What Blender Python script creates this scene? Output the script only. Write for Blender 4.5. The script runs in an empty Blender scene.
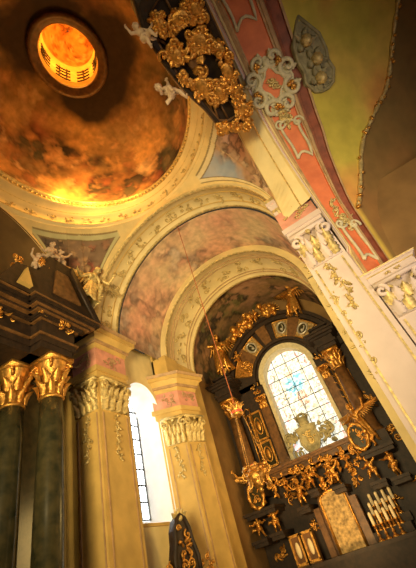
import bpy, math, random
from mathutils import Vector, Matrix, noise, Euler
S = bpy.context.scene
C = S.collection
V = Vector
PI = math.pi
XC, YC = -4.3, 4.3            # axis of the dome (camera stands at the origin, floor 1.6 m below)
FZ = -1.6

# ------------------------------------------------------------------ camera, world, lights, exposure
F_PX, PITCH, ROLL, AZ = 357.6, .677, -.336, -.331
def _cam():
    c, s = math.cos(AZ), math.sin(AZ)
    w = lambda v: V((v[0]*c + v[1]*s, -v[0]*s + v[1]*c, v[2]))
    fw = V((0, math.cos(PITCH), math.sin(PITCH))); rt = V((1, 0, 0)); up = rt.cross(fw)
    r2 = math.cos(ROLL)*rt + math.sin(ROLL)*up; u2 = -math.sin(ROLL)*rt + math.cos(ROLL)*up
    r, u, b = w(r2), w(u2), w(-fw)
    cd = bpy.data.cameras.new('camera'); cd.sensor_fit = 'VERTICAL'; cd.sensor_height = 36
    cd.lens = F_PX/568*36; cd.clip_start = .05
    o = bpy.data.objects.new('camera', cd); C.objects.link(o)
    o.matrix_world = Matrix(((r.x, u.x, b.x, 0), (r.y, u.y, b.y, 0), (r.z, u.z, b.z, 0), (0, 0, 0, 1)))
    S.camera = o
_cam()
wd = bpy.data.worlds.new('nave_light'); S.world = wd; wd.use_nodes = True
wd.node_tree.nodes['Background'].inputs[0].default_value = (1, .72, .42, 1)
wd.node_tree.nodes['Background'].inputs[1].default_value = .042
def area(name, loc, to, size, energy, col, sy=None):
    l = bpy.data.lights.new(name, 'AREA'); l.energy = energy; l.color = col; l.size = size
    if sy: l.shape = 'RECTANGLE'; l.size_y = sy
    o = bpy.data.objects.new(name, l); C.objects.link(o); o.location = loc
    o.rotation_euler = (V(to) - V(loc)).to_track_quat('-Z', 'Y').to_euler()
    return o
def point(name, loc, energy, col, r=.12):
    l = bpy.data.lights.new(name, 'POINT'); l.energy = energy; l.color = col; l.shadow_soft_size = r
    o = bpy.data.objects.new(name, l); C.objects.link(o); o.location = loc
    return o
AMBER = (1, .56, .17)
nl = area('nave_fill', (-2.0, -4.5, 2.0), (-5.2, 14, 8.2), 3, 620, (1, .76, .36), 4); nl.data.spread = math.radians(75)  # warm area lamp added out of view behind the camera to brighten the arches
tl = area('transept_fill', (7.5, 2.5, 2), (1.2, 9.0, 6.5), 3, 130, (1, .82, .66), 5); tl.data.spread = math.radians(95)  # unseen fill light in the transept, aimed at the pier and red arch
area('choir_fill', (-.6, 15.2, 4), (-8.5, 12.5, 4.5), 1.4, 150, (1, .66, .22), 3)  # unseen amber fill light inside the choir, aimed at the left wall
al = area('altar_fill', (-4.2, 14.6, -1.2), (-4.4, 20, 6), 1.2, 92, (1, .60, .22), 1.2); al.data.spread = math.radians(110)  # lamp added out of view near the floor to light the altar
for k, (x, y, e) in enumerate(((-6.75, 7.75, 170), (-7.75, 6.9, 80), (-5.4, 8.4, 60))): point('dome_floodlight', (x, y, 15.62), e, (1, .47, .09), .15)
point('lantern_light', (XC, YC, 21.9), 150, (1, .40, .05), .25)
S.view_settings.view_transform = 'Standard'; S.view_settings.look = 'None'
S.view_settings.gamma = 1; S.view_settings.use_curve_mapping = False
S.view_settings.exposure = .48

# ------------------------------------------------------------------ materials
def mat(name, col, rough=.7, metal=0., var=.25, scale=3., bump=.0, bscale=30., col2=None, emit=None, estr=0., attr=False):
    m = bpy.data.materials.new(name); m.use_nodes = True
    nt = m.node_tree; N = nt.nodes; L = nt.links; b = N['Principled BSDF']
    b.inputs['Roughness'].default_value = rough; b.inputs['Metallic'].default_value = metal
    tc = N.new('ShaderNodeTexCoord')
    nz = N.new('ShaderNodeTexNoise'); nz.inputs['Scale'].default_value = scale; nz.inputs['Detail'].default_value = 6
    L.new(tc.outputs['Object'], nz.inputs['Vector'])
    rp = N.new('ShaderNodeValToRGB'); L.new(nz.outputs['Fac'], rp.inputs['Fac'])
    c2 = col2 or tuple(c*(1 - var*1.6) for c in col)
    rp.color_ramp.elements[0].position = .33; rp.color_ramp.elements[1].position = .66
    if attr:
        rp.color_ramp.elements[0].color = (1-var, 1-var, 1-var, 1); rp.color_ramp.elements[1].color = (1+var*.6,)*3 + (1,)
        at = N.new('ShaderNodeAttribute'); at.attribute_name = 'paint'
        mx = N.new('ShaderNodeMix'); mx.data_type = 'RGBA'; mx.blend_type = 'MULTIPLY'; mx.inputs[0].default_value = 1
        L.new(at.outputs['Color'], mx.inputs[6]); L.new(rp.outputs['Color'], mx.inputs[7])
        L.new(mx.outputs[2], b.inputs['Base Color'])
    else:
        rp.color_ramp.elements[0].color = (*c2, 1); rp.color_ramp.elements[1].color = (*col, 1)
        L.new(rp.outputs['Color'], b.inputs['Base Color'])
    if bump:
        n2 = N.new('ShaderNodeTexNoise'); n2.inputs['Scale'].default_value = bscale; n2.inputs['Detail'].default_value = 4
        L.new(tc.outputs['Object'], n2.inputs['Vector'])
        bp = N.new('ShaderNodeBump'); bp.inputs['Strength'].default_value = bump; bp.inputs['Distance'].default_value = .05
        L.new(n2.outputs['Fac'], bp.inputs['Height']); L.new(bp.outputs['Normal'], b.inputs['Normal'])
    if emit:
        b.inputs['Emission Color'].default_value = (*emit, 1); b.inputs['Emission Strength'].default_value = estr
    return m
M = dict(
    cream=mat('cream_stucco', (.82, .67, .33), .75, var=.12, scale=1.2, bump=.08),
    ochre=mat('ochre_stucco', (.66, .44, .13), .75, var=.15, scale=1.5, bump=.08),
    white=mat('white_stucco', (.68, .56, .50), .7, var=.08, scale=1.5, bump=.06),
    pink=mat('pink_stucco', (.74, .34, .24), .7, var=.2, scale=2.5),
    red=mat('red_marbling', (.74, .21, .08), .6, var=.25, scale=2.2, col2=(.58, .15, .06)),
    tan=mat('tan_moulding', (.52, .33, .16), .6, var=.2, scale=4),
    maroon=mat('maroon_marbling', (.33, .09, .045), .6, var=.3, scale=3),
    olive=mat('olive_plaster', (.36, .25, .06), .85, var=.2, scale=1.1),
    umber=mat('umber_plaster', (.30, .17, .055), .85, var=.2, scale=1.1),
    gold=mat('gold_leaf', (.80, .41, .09), .36, .8, var=.3, scale=9, bump=.35, bscale=22),
    palegold=mat('pale_gilding', (.80, .62, .26), .5, .4, var=.3, scale=8, bump=.2),
    stucco=mat('stucco_relief', (.66, .60, .40), .7, var=.15, scale=6, bump=.1),
    greystucco=mat('grey_green_relief', (.40, .36, .20), .8, var=.25, scale=5, bump=.15),
    figure=mat('white_stucco_figure', (.62, .45, .30), .6, var=.15, scale=9),
    wood=mat('dark_wood', (.034, .017, .008), .6, var=.4, scale=6, bump=.1),
    brown=mat('brown_wood', (.20, .095, .032), .4, var=.35, scale=5),
    marble=mat('dark_green_marble', (.06, .05, .022), .22, var=.55, scale=3.5, col2=(.02, .022, .012)),
    black=mat('black_iron', (.02, .015, .012), .5, var=.2),
    fresco=mat('fresco', (1, 1, 1), .85, var=.22, scale=3.5, attr=True),
    paint=mat('painted_plaster', (1, 1, 1), .8, var=.12, scale=2., attr=True),
    reveal=mat('limewash', (.86, .86, .84), .8, var=.05),
    floor=mat('stone_floor', (.42, .33, .22), .5, var=.2, scale=1),
    wax=mat('candle_wax', (.85, .72, .45), .5, var=.05),
    picture=mat('tabernacle_brocade', (.62, .42, .16), .5, .3, var=.45, scale=7, bump=.4, bscale=14),
    silver=mat('silver_frame', (.62, .60, .52), .35, .5, var=.2),
    redglass=mat('red_lamp_glass', (.6, .04, .02), .3, emit=(1, .12, .03), estr=.6),
    lantern=mat('lantern_plaster', (.92, .62, .2), .8, var=.2, scale=2.2),
    rope=mat('red_cord', (.45, .12, .04), .8),
)
def glass_mat(name, c1, c2, strength, scale):
    m = bpy.data.materials.new(name); m.use_nodes = True
    nt = m.node_tree; N = nt.nodes; L = nt.links; b = N['Principled BSDF']
    tc = N.new('ShaderNodeTexCoord'); vo = N.new('ShaderNodeTexVoronoi'); vo.inputs['Scale'].default_value = scale
    L.new(tc.outputs['Object'], vo.inputs['Vector'])
    rp = N.new('ShaderNodeValToRGB'); rp.color_ramp.elements[0].color = (*c1, 1); rp.color_ramp.elements[1].color = (*c2, 1)
    L.new(vo.outputs['Color'], rp.inputs['Fac'])
    L.new(rp.outputs['Color'], b.inputs['Base Color']); L.new(rp.outputs['Color'], b.inputs['Emission Color'])
    b.inputs['Emission Strength'].default_value = strength; b.inputs['Roughness'].default_value = .2
    return m
M['daylight_glass'] = glass_mat('leaded_daylight_glass', (.72, .76, .72), (.95, 1, 1), 5.5, 9)
def stained():
    m = mat('stained_glass', (1, 1, 1), .25, attr=True, var=.35, scale=9)
    nt = m.node_tree; b = nt.nodes['Principled BSDF']
    src = b.inputs['Base Color'].links[0].from_socket
    nt.links.new(src, b.inputs['Emission Color']); b.inputs['Emission Strength'].default_value = .78
    return m
M['stained'] = stained()

# ------------------------------------------------------------------ mesh helpers
WL = {}                                   # world location of every parent
class MB:
    def __init__(s): s.v = []; s.f = []; s.m = []; s.c = []
    def add(s, vs, fs, mi=0, col=None):
        o = len(s.v); s.v += [tuple(p) for p in vs]; s.f += [tuple(i + o for i in f) for f in fs]; s.m += [mi]*len(fs)
        s.c += (col if col else [(1, 1, 1)]*len(vs)); return s
    def box(s, x0, x1, y0, y1, z0, z1, mi=0, T=None):
        vs = [V((x, y, z)) for z in (z0, z1) for y in (y0, y1) for x in (x0, x1)]
        if T: vs = [T @ p for p in vs]
        return s.add(vs, [(0, 2, 3, 1), (4, 5, 7, 6), (0, 1, 5, 4), (2, 6, 7, 3), (0, 4, 6, 2), (1, 3, 7, 5)], mi)
    def prism(s, poly, d0, d1, T, mi=0):  # polygon in local xz, extruded along local y
        n = len(poly); vs = [T @ V((p[0], d, p[1])) for d in (d0, d1) for p in poly]
        fs = [tuple(range(n)), tuple(range(2*n - 1, n - 1, -1))] + [(i, n + i, n + (i + 1) % n, (i + 1) % n) for i in range(n)]
        return s.add(vs, fs, mi)
    def tube(s, pts, rads, n=8, mi=0, flat=1.):
        pts = [V(p) for p in pts]
        if not hasattr(rads, '__len__'): rads = [rads]*len(pts)
        vs = []; ref = None
        for i, p in enumerate(pts):
            t = (pts[min(i + 1, len(pts) - 1)] - pts[max(i - 1, 0)])
            t = t.normalized() if t.length > 1e-9 else V((0, 0, 1))
            if ref is None: ref = V((0, 0, 1)) if abs(t.z) < .9 else V((1, 0, 0))
            a = (ref - t*ref.dot(t));
            a = a.normalized() if a.length > 1e-6 else t.orthogonal().normalized()
            b = t.cross(a); ref = a
            vs += [p + (a*math.cos(2*PI*k/n)*flat + b*math.sin(2*PI*k/n))*rads[i] for k in range(n)]
        fs = [(i*n + k, i*n + (k + 1) % n, (i + 1)*n + (k + 1) % n, (i + 1)*n + k) for i in range(len(pts) - 1) for k in range(n)]
        fs += [tuple(range(n - 1, -1, -1)), tuple((len(pts) - 1)*n + k for k in range(n))]
        return s.add(vs, fs, mi)
    def ball(s, c, r, n=8, mi=0, T=None):
        c = V(c); r = V((r, r, r)) if not hasattr(r, '__len__') else V(r); vs = []; m = n
        for i in range(1, m):
            ph = PI*i/m
            vs += [V((r.x*math.sin(ph)*math.cos(2*PI*k/n), r.y*math.sin(ph)*math.sin(2*PI*k/n), r.z*math.cos(ph))) for k in range(n)]
        vs += [V((0, 0, r.z)), V((0, 0, -r.z))]
        vs = [(T.to_3x3() @ p if T else p) + c for p in vs]
        fs = [(i*n + k, (i + 1)*n + k, (i + 1)*n + (k + 1) % n, i*n + (k + 1) % n) for i in range(m - 2) for k in range(n)]
        fs += [(len(vs) - 2, k, (k + 1) % n) for k in range(n)] + [(len(vs) - 1, (m - 2)*n + (k + 1) % n, (m - 2)*n + k) for k in range(n)]
        return s.add(vs, fs, mi)
    def lathe(s, prof, c=(0, 0, 0), n=20, mi=0, T=None, sx=1., sy=1., cap=True):
        c = V(c); vs = []
        for r, z in prof: vs += [V((r*math.cos(2*PI*k/n)*sx, r*math.sin(2*PI*k/n)*sy, z)) for k in range(n)]
        vs = [(T @ p if T else p + c) for p in vs]; q = len(prof)
        fs = [(i*n + k, i*n + (k + 1) % n, (i + 1)*n + (k + 1) % n, (i + 1)*n + k) for i in range(q - 1) for k in range(n)]
        if cap: fs += [tuple(range(n - 1, -1, -1)), tuple((q - 1)*n + k for k in range(n))]
        return s.add(vs, fs, mi)
    def grid(s, fn, nu, nv, mi=0, colfn=None, flip=False):
        vs = []; cs = []
        for i in range(nu + 1):
            for j in range(nv + 1):
                p = V(fn(i/nu, j/nv)); vs.append(p)
                if colfn: cs.append(colfn(i/nu, j/nv, p))
        k = nv + 1
        fs = [(i*k + j, (i + 1)*k + j, (i + 1)*k + j + 1, i*k + j + 1) for i in range(nu) for j in range(nv)]
        if flip: fs = [f[::-1] for f in fs]
        return s.add(vs, fs, mi, cs or None)
    def sweep(s, rows, mi=0, closed=False):   # rows: list of vertex rows; mi may be one index per strip
        k = len(rows[0]); vs = [p for r in rows for p in r]; n = len(rows); o = len(s.v)
        s.add(vs, [])
        for i in range(n if closed else n - 1):
            for j in range(k - 1):
                a, b = i*k, ((i + 1) % n)*k
                s.f.append((o + a + j, o + b + j, o + b + j + 1, o + a + j + 1)); s.m.append(mi[j] if hasattr(mi, '__len__') else mi)
        return s
    def build(s, name, mats, parent=None, smooth=False, bevel=0.):
        me = bpy.data.meshes.new(name); off = WL.get(parent, V((0, 0, 0))) if parent else V((0, 0, 0))
        me.from_pydata([tuple(V(p) - off) for p in s.v], [], s.f)
        for m in (mats if isinstance(mats, (list, tuple)) else [mats]): me.materials.append(M[m])
        me.polygons.foreach_set('material_index', s.m)
        if smooth: me.polygons.foreach_set('use_smooth', [True]*len(s.f))
        if any(c != (1, 1, 1) for c in s.c):
            ca = me.color_attributes.new('paint', 'FLOAT_COLOR', 'POINT')
            ca.data.foreach_set('color', [x for c in s.c for x in (*c, 1.)])
        me.update()
        o = bpy.data.objects.new(name, me); C.objects.link(o)
        if parent: o.parent = parent; WL[o] = off
        else: WL[o] = V((0, 0, 0))
        if bevel:
            bv = o.modifiers.new('bevel', 'BEVEL'); bv.width = bevel; bv.segments = 2; bv.limit_method = 'ANGLE'
        return o
def tag(o, label, cat, group=None, kind=None):
    o['label'] = label; o['category'] = cat
    if group: o['group'] = group
    if kind: o['kind'] = kind
    return o
def thing(name, label, cat, loc=(0, 0, 0), group=None, kind=None):
    o = bpy.data.objects.new(name, None); C.objects.link(o); o.location = loc; o.empty_display_size = .2
    WL[o] = V(loc); return tag(o, label, cat, group, kind)
def struct(o, label=None, cat='building part'):
    o['kind'] = 'structure'; o['category'] = cat
    if label: o['label'] = label
    return o
def dup(root, loc, rot=None, label=None, scale=None):
    r = root.copy(); C.objects.link(r); r.location = loc
    if rot is not None: r.rotation_euler = rot
    if scale: r.scale = (scale,)*3
    if label: r['label'] = label
    for ch in list(root.children):
        c = ch.copy(); C.objects.link(c); c.parent = r
        for g in ch.children:
            d = g.copy(); C.objects.link(d); d.parent = c
    return r
def frame(o, x, n):                        # matrix: local x along x, local y out along n, local z the rest
    n = V(n).normalized(); x = V(x); x = (x - n*x.dot(n)).normalized(); z = x.cross(n)
    if z.z < 0 and abs(z.z) > .2: x, z = -x, -z
    return Matrix(((x.x, n.x, z.x, o[0]), (x.y, n.y, z.y, o[1]), (x.z, n.z, z.z, o[2]), (0, 0, 0, 1)))
def frame_raw(o, x, n):
    n = V(n).normalized(); x = V(x); x = (x - n*x.dot(n)).normalized(); z = x.cross(n)
    return Matrix(((x.x, n.x, z.x, o[0]), (x.y, n.y, z.y, o[1]), (x.z, n.z, z.z, o[2]), (0, 0, 0, 1)))

# ---- carved ornament: C-scrolls with leaf lobes, in the local xz plane, relief along local y
def spiral(c, r0, a0, turns, sgn=1, n=18, r1=.12):
    return [(c[0] + (r0*(1 - t) + r0*r1*t)*math.cos(a0 + sgn*turns*2*PI*t), c[1] + (r0*(1 - t) + r0*r1*t)*math.sin(a0 + sgn*turns*2*PI*t)) for t in [i/n for i in range(n + 1)]]
def leaf(mb, T, base, ang, ln, wd, curl=.35, mi=0, n=8):
    """one acanthus leaf: a curled, ribbed strip with thickness, pointing along ang in the xz plane"""
    d = V((math.cos(ang), 0, math.sin(ang))); q = V((-math.sin(ang), 0, math.cos(ang))); rows = []
    for i in range(n + 1):
        t = i/n; w = wd*(math.sin(PI*min(1, t*.86 + .14))**.7)*(1 + (.26 if i % 2 else -.12))
        p = V((base[0], 0, base[1])) + d*(ln*t*(1 - .15*t)); h = curl*ln*(t*t*.9 + .1)
        rows.append([T @ (p + q*w + V((0, h*.5, 0))), T @ (p + q*w*.45 + V((0, h + .12*wd, 0))), T @ (p + V((0, h + .45*wd, 0))), T @ (p - q*w*.45 + V((0, h + .12*wd, 0))), T @ (p - q*w + V((0, h*.5, 0))), T @ (p + V((0, h*.3 - .1*wd, 0)))])
        rows[-1].append(rows[-1][0])
    mb.sweep(rows, mi)
def scrollwork(mb, T, w, h, seed, n=5, mi=0, thick=.05, leaves=8, lw=1.):
    R = random.Random(seed)
    for i in range(n):
        cx, cz = R.uniform(-.34, .34)*w, R.uniform(-.38, .38)*h; r = R.uniform(.16, .28)*min(w, h)
        sp = spiral((cx, cz), r, R.uniform(0, 6.3), R.uniform(.9, 1.4), R.choice((-1, 1)))
        mb.tube([T @ V((x, thick*(.8 + 1.2*k/len(sp)), z)) for k, (x, z) in enumerate(sp)], [thick*(1.15 - .6*k/len(sp)) for k in range(len(sp))], 6, mi)
        mb.ball(T @ V((sp[-1][0], thick*2, sp[-1][1])), thick*1.3, 6, mi)
    for i in range(leaves):
        a = R.uniform(0, 2*PI); rr = R.uniform(.05, .36)
        leaf(mb, T, (math.cos(a)*rr*w, math.sin(a)*rr*h), a + R.uniform(-.9, .9), R.uniform(.2, .34)*min(w, h)*1.2, R.uniform(.05, .085)*min(w, h)*1.3*lw, R.uniform(.2, .6), mi)
    return mb
def ornament(name, T, w, h, seed, material='gold', parent=None, n=5, leaves=8, thick=.05):
    return scrollwork(MB(), T, w, h, seed, n, 0, thick, leaves).build(name, material, parent, True)
def capital(x0, x1, z0, z1, y, depth, mb=None, T=None, mi=0, rows=2, nl=4, ml=None):
    """pilaster capital on a face: bell, two rows of acanthus leaves, corner volutes, abacus; local y = out"""
    mb = mb or MB(); w = x1 - x0; h = z1 - z0
    T = T or Matrix.Identity(4); ml = mi if ml is None else ml
    mb.box(x0, x1, y - .02, y + .06, z0, z1, mi, T)
    for r in range(rows):
        for i in range(nl + r):
            x = x0 + w*(i + .5)/(nl + r)
            leaf(mb, T @ Matrix.Translation((0, y + .05 + .03*r, 0)), (x, z0 + h*(.02 + .3*r)), PI/2, h*.44, w*.56/(nl), .35, ml if (i + r) % 2 else mi)
    for sx, cx in ((-1, x0 + .02*w), (1, x1 - .02*w)):
        sp = spiral((cx + sx*.0, z0 + h*.74), h*.17, PI/2, 1.3, sx)
        mb.tube([T @ V((x, y + .16 + .06*k/len(sp), z)) for k, (x, z) in enumerate(sp)], [.055*h*(1 - .4*k/len(sp)) + .01 for k in range(len(sp))], 6, mi)
        mb.tube([T @ V((x0 + w*.5 + sx*w*.08, y + .1, z0 + h*.5)), T @ V((x0 + w*.5 + sx*w*.25, y + .16, z0 + h*.75)), T @ V((cx, y + .18, z0 + h*.91))], [.05*h, .04*h, .03*h], 6, ml)
    mb.ball(T @ V(((x0 + x1)/2, y + .2, z0 + h*.86)), h*.06, 7, ml)
    mb.box(x0 - .1, x1 + .1, y - .02, y + .26, z1 - h*.1, z1 - h*.03, mi, T); mb.box(x0 - .06, x1 + .06, y - .02, y + .22, z1 - h*.03, z1, mi, T)
    return mb
def husk_drop(mb, T, x, z, ln, seed, mi=0, s=1.):
    """a hanging gilt drop of husks, ribbons and flowers"""
    R = random.Random(seed); k = 0
    zz = z
    while zz > z - ln:
        st = R.uniform(.14, .24)*s; dx = R.uniform(-.09, .09)*s
        leaf(mb, T, (x + dx, zz), -PI/2 + R.uniform(-.9, .9), st*1.3, .05*s, .35, mi)
        leaf(mb, T, (x + dx, zz), -PI/2 + R.uniform(-1.6, 1.6), st, .04*s, .3, mi)
        mb.ball(T @ V((x + dx, .05*s, zz)), .045*s, 6, mi); zz -= st
    mb.tube([T @ V((x + .03*math.sin(i*1.3), .02, z - ln*i/10)) for i in range(11)], .018*s, 5, mi)
    return mb

# ---- frescoes: colours worked out vertex by vertex from layered noise
def fb(p, sc, o=4): return noise.fractal(V(p)*sc, 1., 2., o)
def mixc(a, b, t):
    t = max(0., min(1., t)); return tuple(x + (y - x)*t for x, y in zip(a, b))
def crowd(p, sc, pal, bg, dens=.0, edge=.25):
    """patches of garments, flesh and shadow, like a crowd of figures seen from afar"""
    w = V(p) + V((fb(V(p) + V((7, 0, 0)), 1.1/sc), fb(V(p) + V((0, 9, 0)), 1.1/sc), fb(V(p) + V((0, 0, 5)), 1.1/sc)))*sc*.55
    d, pts = noise.voronoi(w/sc)
    h = abs(math.sin(pts[0].x*12.9 + pts[0].y*78.2 + pts[0].z*37.7)*43758.5) % 1
    c = pal[int(h*len(pal)) % len(pal)]
    e = min(1, (d[1] - d[0])/edge)
    c = mixc(tuple(x*.3 for x in c), c, e)
    m = fb(V(p) + V((3, 3, 1)), .55/sc)*1.4 + dens
    return mixc(bg, c, .5 + m*1.6)

# ------------------------------------------------------------------ statues
def ik(a, b, l1, l2, hint):
    a, b, hint = V(a), V(b), V(hint); d = b - a; L_ = d.length
    if L_ > (l1 + l2)*.995: b = a + d.normalized()*(l1 + l2)*.995; d = b - a; L_ = d.length
    x = (L_*L_ + l1*l1 - l2*l2)/(2*L_); h = math.sqrt(max(0, l1*l1 - x*x)); n = d.normalized()
    q = hint - n*hint.dot(n); q = q.normalized() if q.length > 1e-6 else n.orthogonal().normalized()
    return a + n*x + q*h, b
def body(name, material, H, lh, rh, lf, rf, child=False, lean=(0, 0), turn=0., tilt=0., pelvis=None, lk=(0, -1, 0), rk=(0, -1, 0)):
    """a figure facing -y with the given hand and foot positions (fractions of H), grown as one continuous skin"""
    k = 1.3 if child else 1.
    hz = pelvis if pelvis else (.43 if child else .51)
    tor = .27 if child else .30; hr = .095 if child else .066
    P_ = V((0, 0, hz)); Ch = P_ + V((lean[0]*.6, lean[1]*.6, tor*.68)); Nk = P_ + V((lean[0], lean[1], tor + .03)); Hd = Nk + V((lean[0]*.3 + tilt*.1, lean[1]*.3 - .012, hr*1.35))
    sw = .115 if child else .12; hw = .062
    th, sh = (.22, .21) if child else (.25, .25); ua, fa = (.15, .14) if child else (.175, .16)
    mb = MB()
    def cap(a, b, r0, r1):
        a, b = V(a), V(b); mb.tube([a, a.lerp(b, .35), a.lerp(b, .7), b], [r0, (r0*1.06*.65 + r1*.35), (r0*.3 + r1*.7)*1.02, r1], 12); mb.ball(a, r0, 10); mb.ball(b, r1, 10)
    cap(P_, P_ + (Ch - P_)*.5, .078*k, .068*k); cap(P_ + (Ch - P_)*.45, Ch, .068*k, .088*k)
    mb.ball(Ch + V((0, 0, .01)), (.105*k, .072*k, .085*k), 12); mb.ball(P_, (.09*k, .07*k, .07*k), 12)
    if child: mb.ball(P_ + V((0, -.035, .07)), (.085, .07, .08), 12)
    cap(Ch + V((0, 0, .05)), Nk, .05*k, .036*k); cap(Nk, Hd, .036*k, .036*k)
    rot = Matrix.Rotation(turn, 4, 'Z')
    hp = lambda x, y, z: Hd + (rot @ V((x, y, z)))*hr
    mb.ball(Hd, (hr*.82, hr*.98, hr*1.06), 14, 0, rot)
    mb.ball(hp(0, -.35, -.62), (hr*.5, hr*.5, hr*.45), 10); mb.ball(hp(0, -.72, -.78), hr*.2, 8)
    mb.tube([hp(0, -.9, .18), hp(0, -1.15, -.16), hp(0, -.95, -.26)], [hr*.09, hr*.16, hr*.12], 8)
    mb.tube([hp(-.25, -.92, -.47), hp(0, -1.0, -.5), hp(.25, -.92, -.47)], [hr*.05, hr*.1, hr*.05], 6)
    for sx in (-1, 1):
        mb.ball(hp(sx*.32, -.86, .06), hr*.13, 8); mb.ball(hp(sx*.42, -.72, -.28), hr*.26, 8)
        mb.tube([hp(sx*.12, -.95, .22), hp(sx*.34, -.93, .3), hp(sx*.56, -.76, .22)], hr*.08, 6); mb.ball(hp(sx*.84, .05, -.05), (hr*.12, hr*.2, hr*.26), 8)
    for sx, hand, foot, kh in ((-1, lh, lf, lk), (1, rh, rf, rk)):
        s0 = Ch + V((sx*sw, 0, .055)); e, w_ = ik(s0, hand, ua, fa, (sx*.6, .5, -.6))
        cap(Ch + V((sx*sw*.5, 0, .05)), s0, .05*k, .045*k); cap(s0, e, .041*k, .032*k); cap(e, w_, .033*k, .021*k)
        d = (w_ - e).normalized(); sd = d.cross(V((0, 1, 0))); sd = sd.normalized() if sd.length > .1 else V((1, 0, 0)); up = sd.cross(d)
        pl = .045*k; pw = .03*k                          # palm, four unequal bent fingers and a thumb from its side
        mb.tube([w_, w_ + d*pl*.6, w_ + d*pl*1.15], [.019*k, .026*k, .024*k], 10, 0, .55)
        for j, fl in enumerate((.040, .047, .044, .034)):
            b0 = w_ + d*pl*1.0 + sd*pw*(j - 1.5)*.56; b1 = b0 + (d*.9 + sd*(j - 1.5)*.1 - up*.2)*fl*.55*k; b2 = b1 + (d*.6 - up*.75)*fl*.5*k
            mb.tube([b0, b1, b2], [.0085*k, .008*k, .0065*k], 6); mb.ball(b2, .0066*k, 6)
        t0 = w_ + d*pl*.35 + sd*pw*.75; t1 = t0 + (d*.55 + sd*.7)*.026*k; t2 = t1 + (d*.9 - up*.3)*.02*k
        mb.tube([t0, t1, t2], [.0115*k, .0095*k, .0075*k], 6)
        h0 = P_ + V((sx*hw, 0, -.015)); kn, an = ik(h0, foot, th, sh, kh)
        cap(h0, kn, .066*k, .043*k); cap(kn, an, .043*k, .026*k); mb.ball(kn.lerp(an, .3) + V((0, .012, 0)), .041*k, 10)
        ft = an + V((sx*.012, -.085, -.028)); mb.tube([an + V((0, .02, -.022)), an.lerp(ft, .5) + V((0, 0, .003)), ft], [.027*k, .026*k, .02*k], 10, 0, .7); mb.ball(ft, .019*k, 8)
    me = MB(); me.v = [tuple(V(p)*H) for p in mb.v]; me.f, me.m, me.c = mb.f, mb.m, mb.c
    o = me.build(name, material)
    r = o.modifiers.new('skin', 'REMESH'); r.mode = 'VOXEL'; r.voxel_size = H*.0075; r.use_smooth_shade = True
    sm = o.modifiers.new('smooth', 'SMOOTH'); sm.factor = .5; sm.iterations = 2
    bpy.context.view_layer.update()
    nm = bpy.data.meshes.new_from_object(o.evaluated_get(bpy.context.evaluated_depsgraph_get()))
    old = o.data; o.modifiers.clear(); o.data = nm; bpy.data.meshes.remove(old); nm.name = name
    if not nm.materials: nm.materials.append(M[material])
    return o, dict(P=P_*H, Ch=Ch*H, Nk=Nk*H, Hd=Hd*H, hr=hr*H, turn=turn)
def child_of(o, root): o.parent = root; WL[o] = V((0, 0, 0)); return o
def hair(J, material, root, seed=1, long=False):
    R = random.Random(seed); mb = MB(); rot = Matrix.Rotation(J['turn'], 3, 'Z'); r = J['hr']
    for i in range(60):
        a = R.uniform(0, 2*PI); z = R.uniform(-.35, 1); q = math.sqrt(max(0, 1 - z*z)); v = V((q*math.cos(a)*.86, q*math.sin(a), z*1.08))
        if v.y < -.45 and z < .55: continue
        mb.ball(J['Hd'] + (rot @ v)*r*.98, r*R.uniform(.17, .27), 6)
    if long:
        for i in range(14):
            x = R.uniform(-.7, .7); mb.tube([J['Hd'] + rot @ V((x*r, .7*r, .2*r)), J['Hd'] + rot @ V((x*r*1.1, 1.0*r, -.7*r)), J['Hd'] + rot @ V((x*r*1.2, .8*r, -1.5*r))], [r*.2, r*.18, r*.08], 6)
    return child_of(mb.build('hair', material, None, True), root)
def wings(J, material, root, span, up=.6, seed=1):
    for sx in (-1, 1):
        mb = MB(); R = random.Random(seed + sx); b = J['Ch'] + V((sx*.04*span, .09*span, .02*span))
        arm = [b, b + V((sx*.22, .10, .16*up + .05))*span, b + V((sx*.42, .14, .30*up))*span, b + V((sx*.62, .16, .26*up))*span]
        mb.tube(arm, [.035*span, .045*span, .035*span, .015*span], 8)
        n = 13
        for row, (ls, wd) in enumerate(((1., .042), (.6, .04))):
            for i in range(n):
                t = i/(n - 1); p = arm[0].lerp(arm[1], min(1, t*3)) if t < 1/3 else (arm[1].lerp(arm[2], t*3 - 1) if t < 2/3 else arm[2].lerp(arm[3], t*3 - 2))
                ang = -1.35 + 1.5*t; ln = span*(.34 + .30*t)*ls
                d = V((sx*math.sin(ang + 1.35)*.9, .1, -math.cos(ang + 1.35)*1 + .1*up)).normalized()
                q = d.cross(V((0, 1, 0))).normalized(); rows = []
                for k in range(5):
                    u = k/4; w_ = wd*span*(1 - .85*max(0, u - .55)/.45)*(.5 + .5*min(1, u*4)); c = p + d*ln*u + V((0, -.012*span*row + .02*span*u, 0))
                    rows.append([c + q*w_, c + V((0, -.012*span, 0)), c - q*w_, c + V((0, .008*span, 0)), c + q*w_])
                mb.sweep(rows)
        child_of(mb.build('wing', material, None, True), root)
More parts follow.
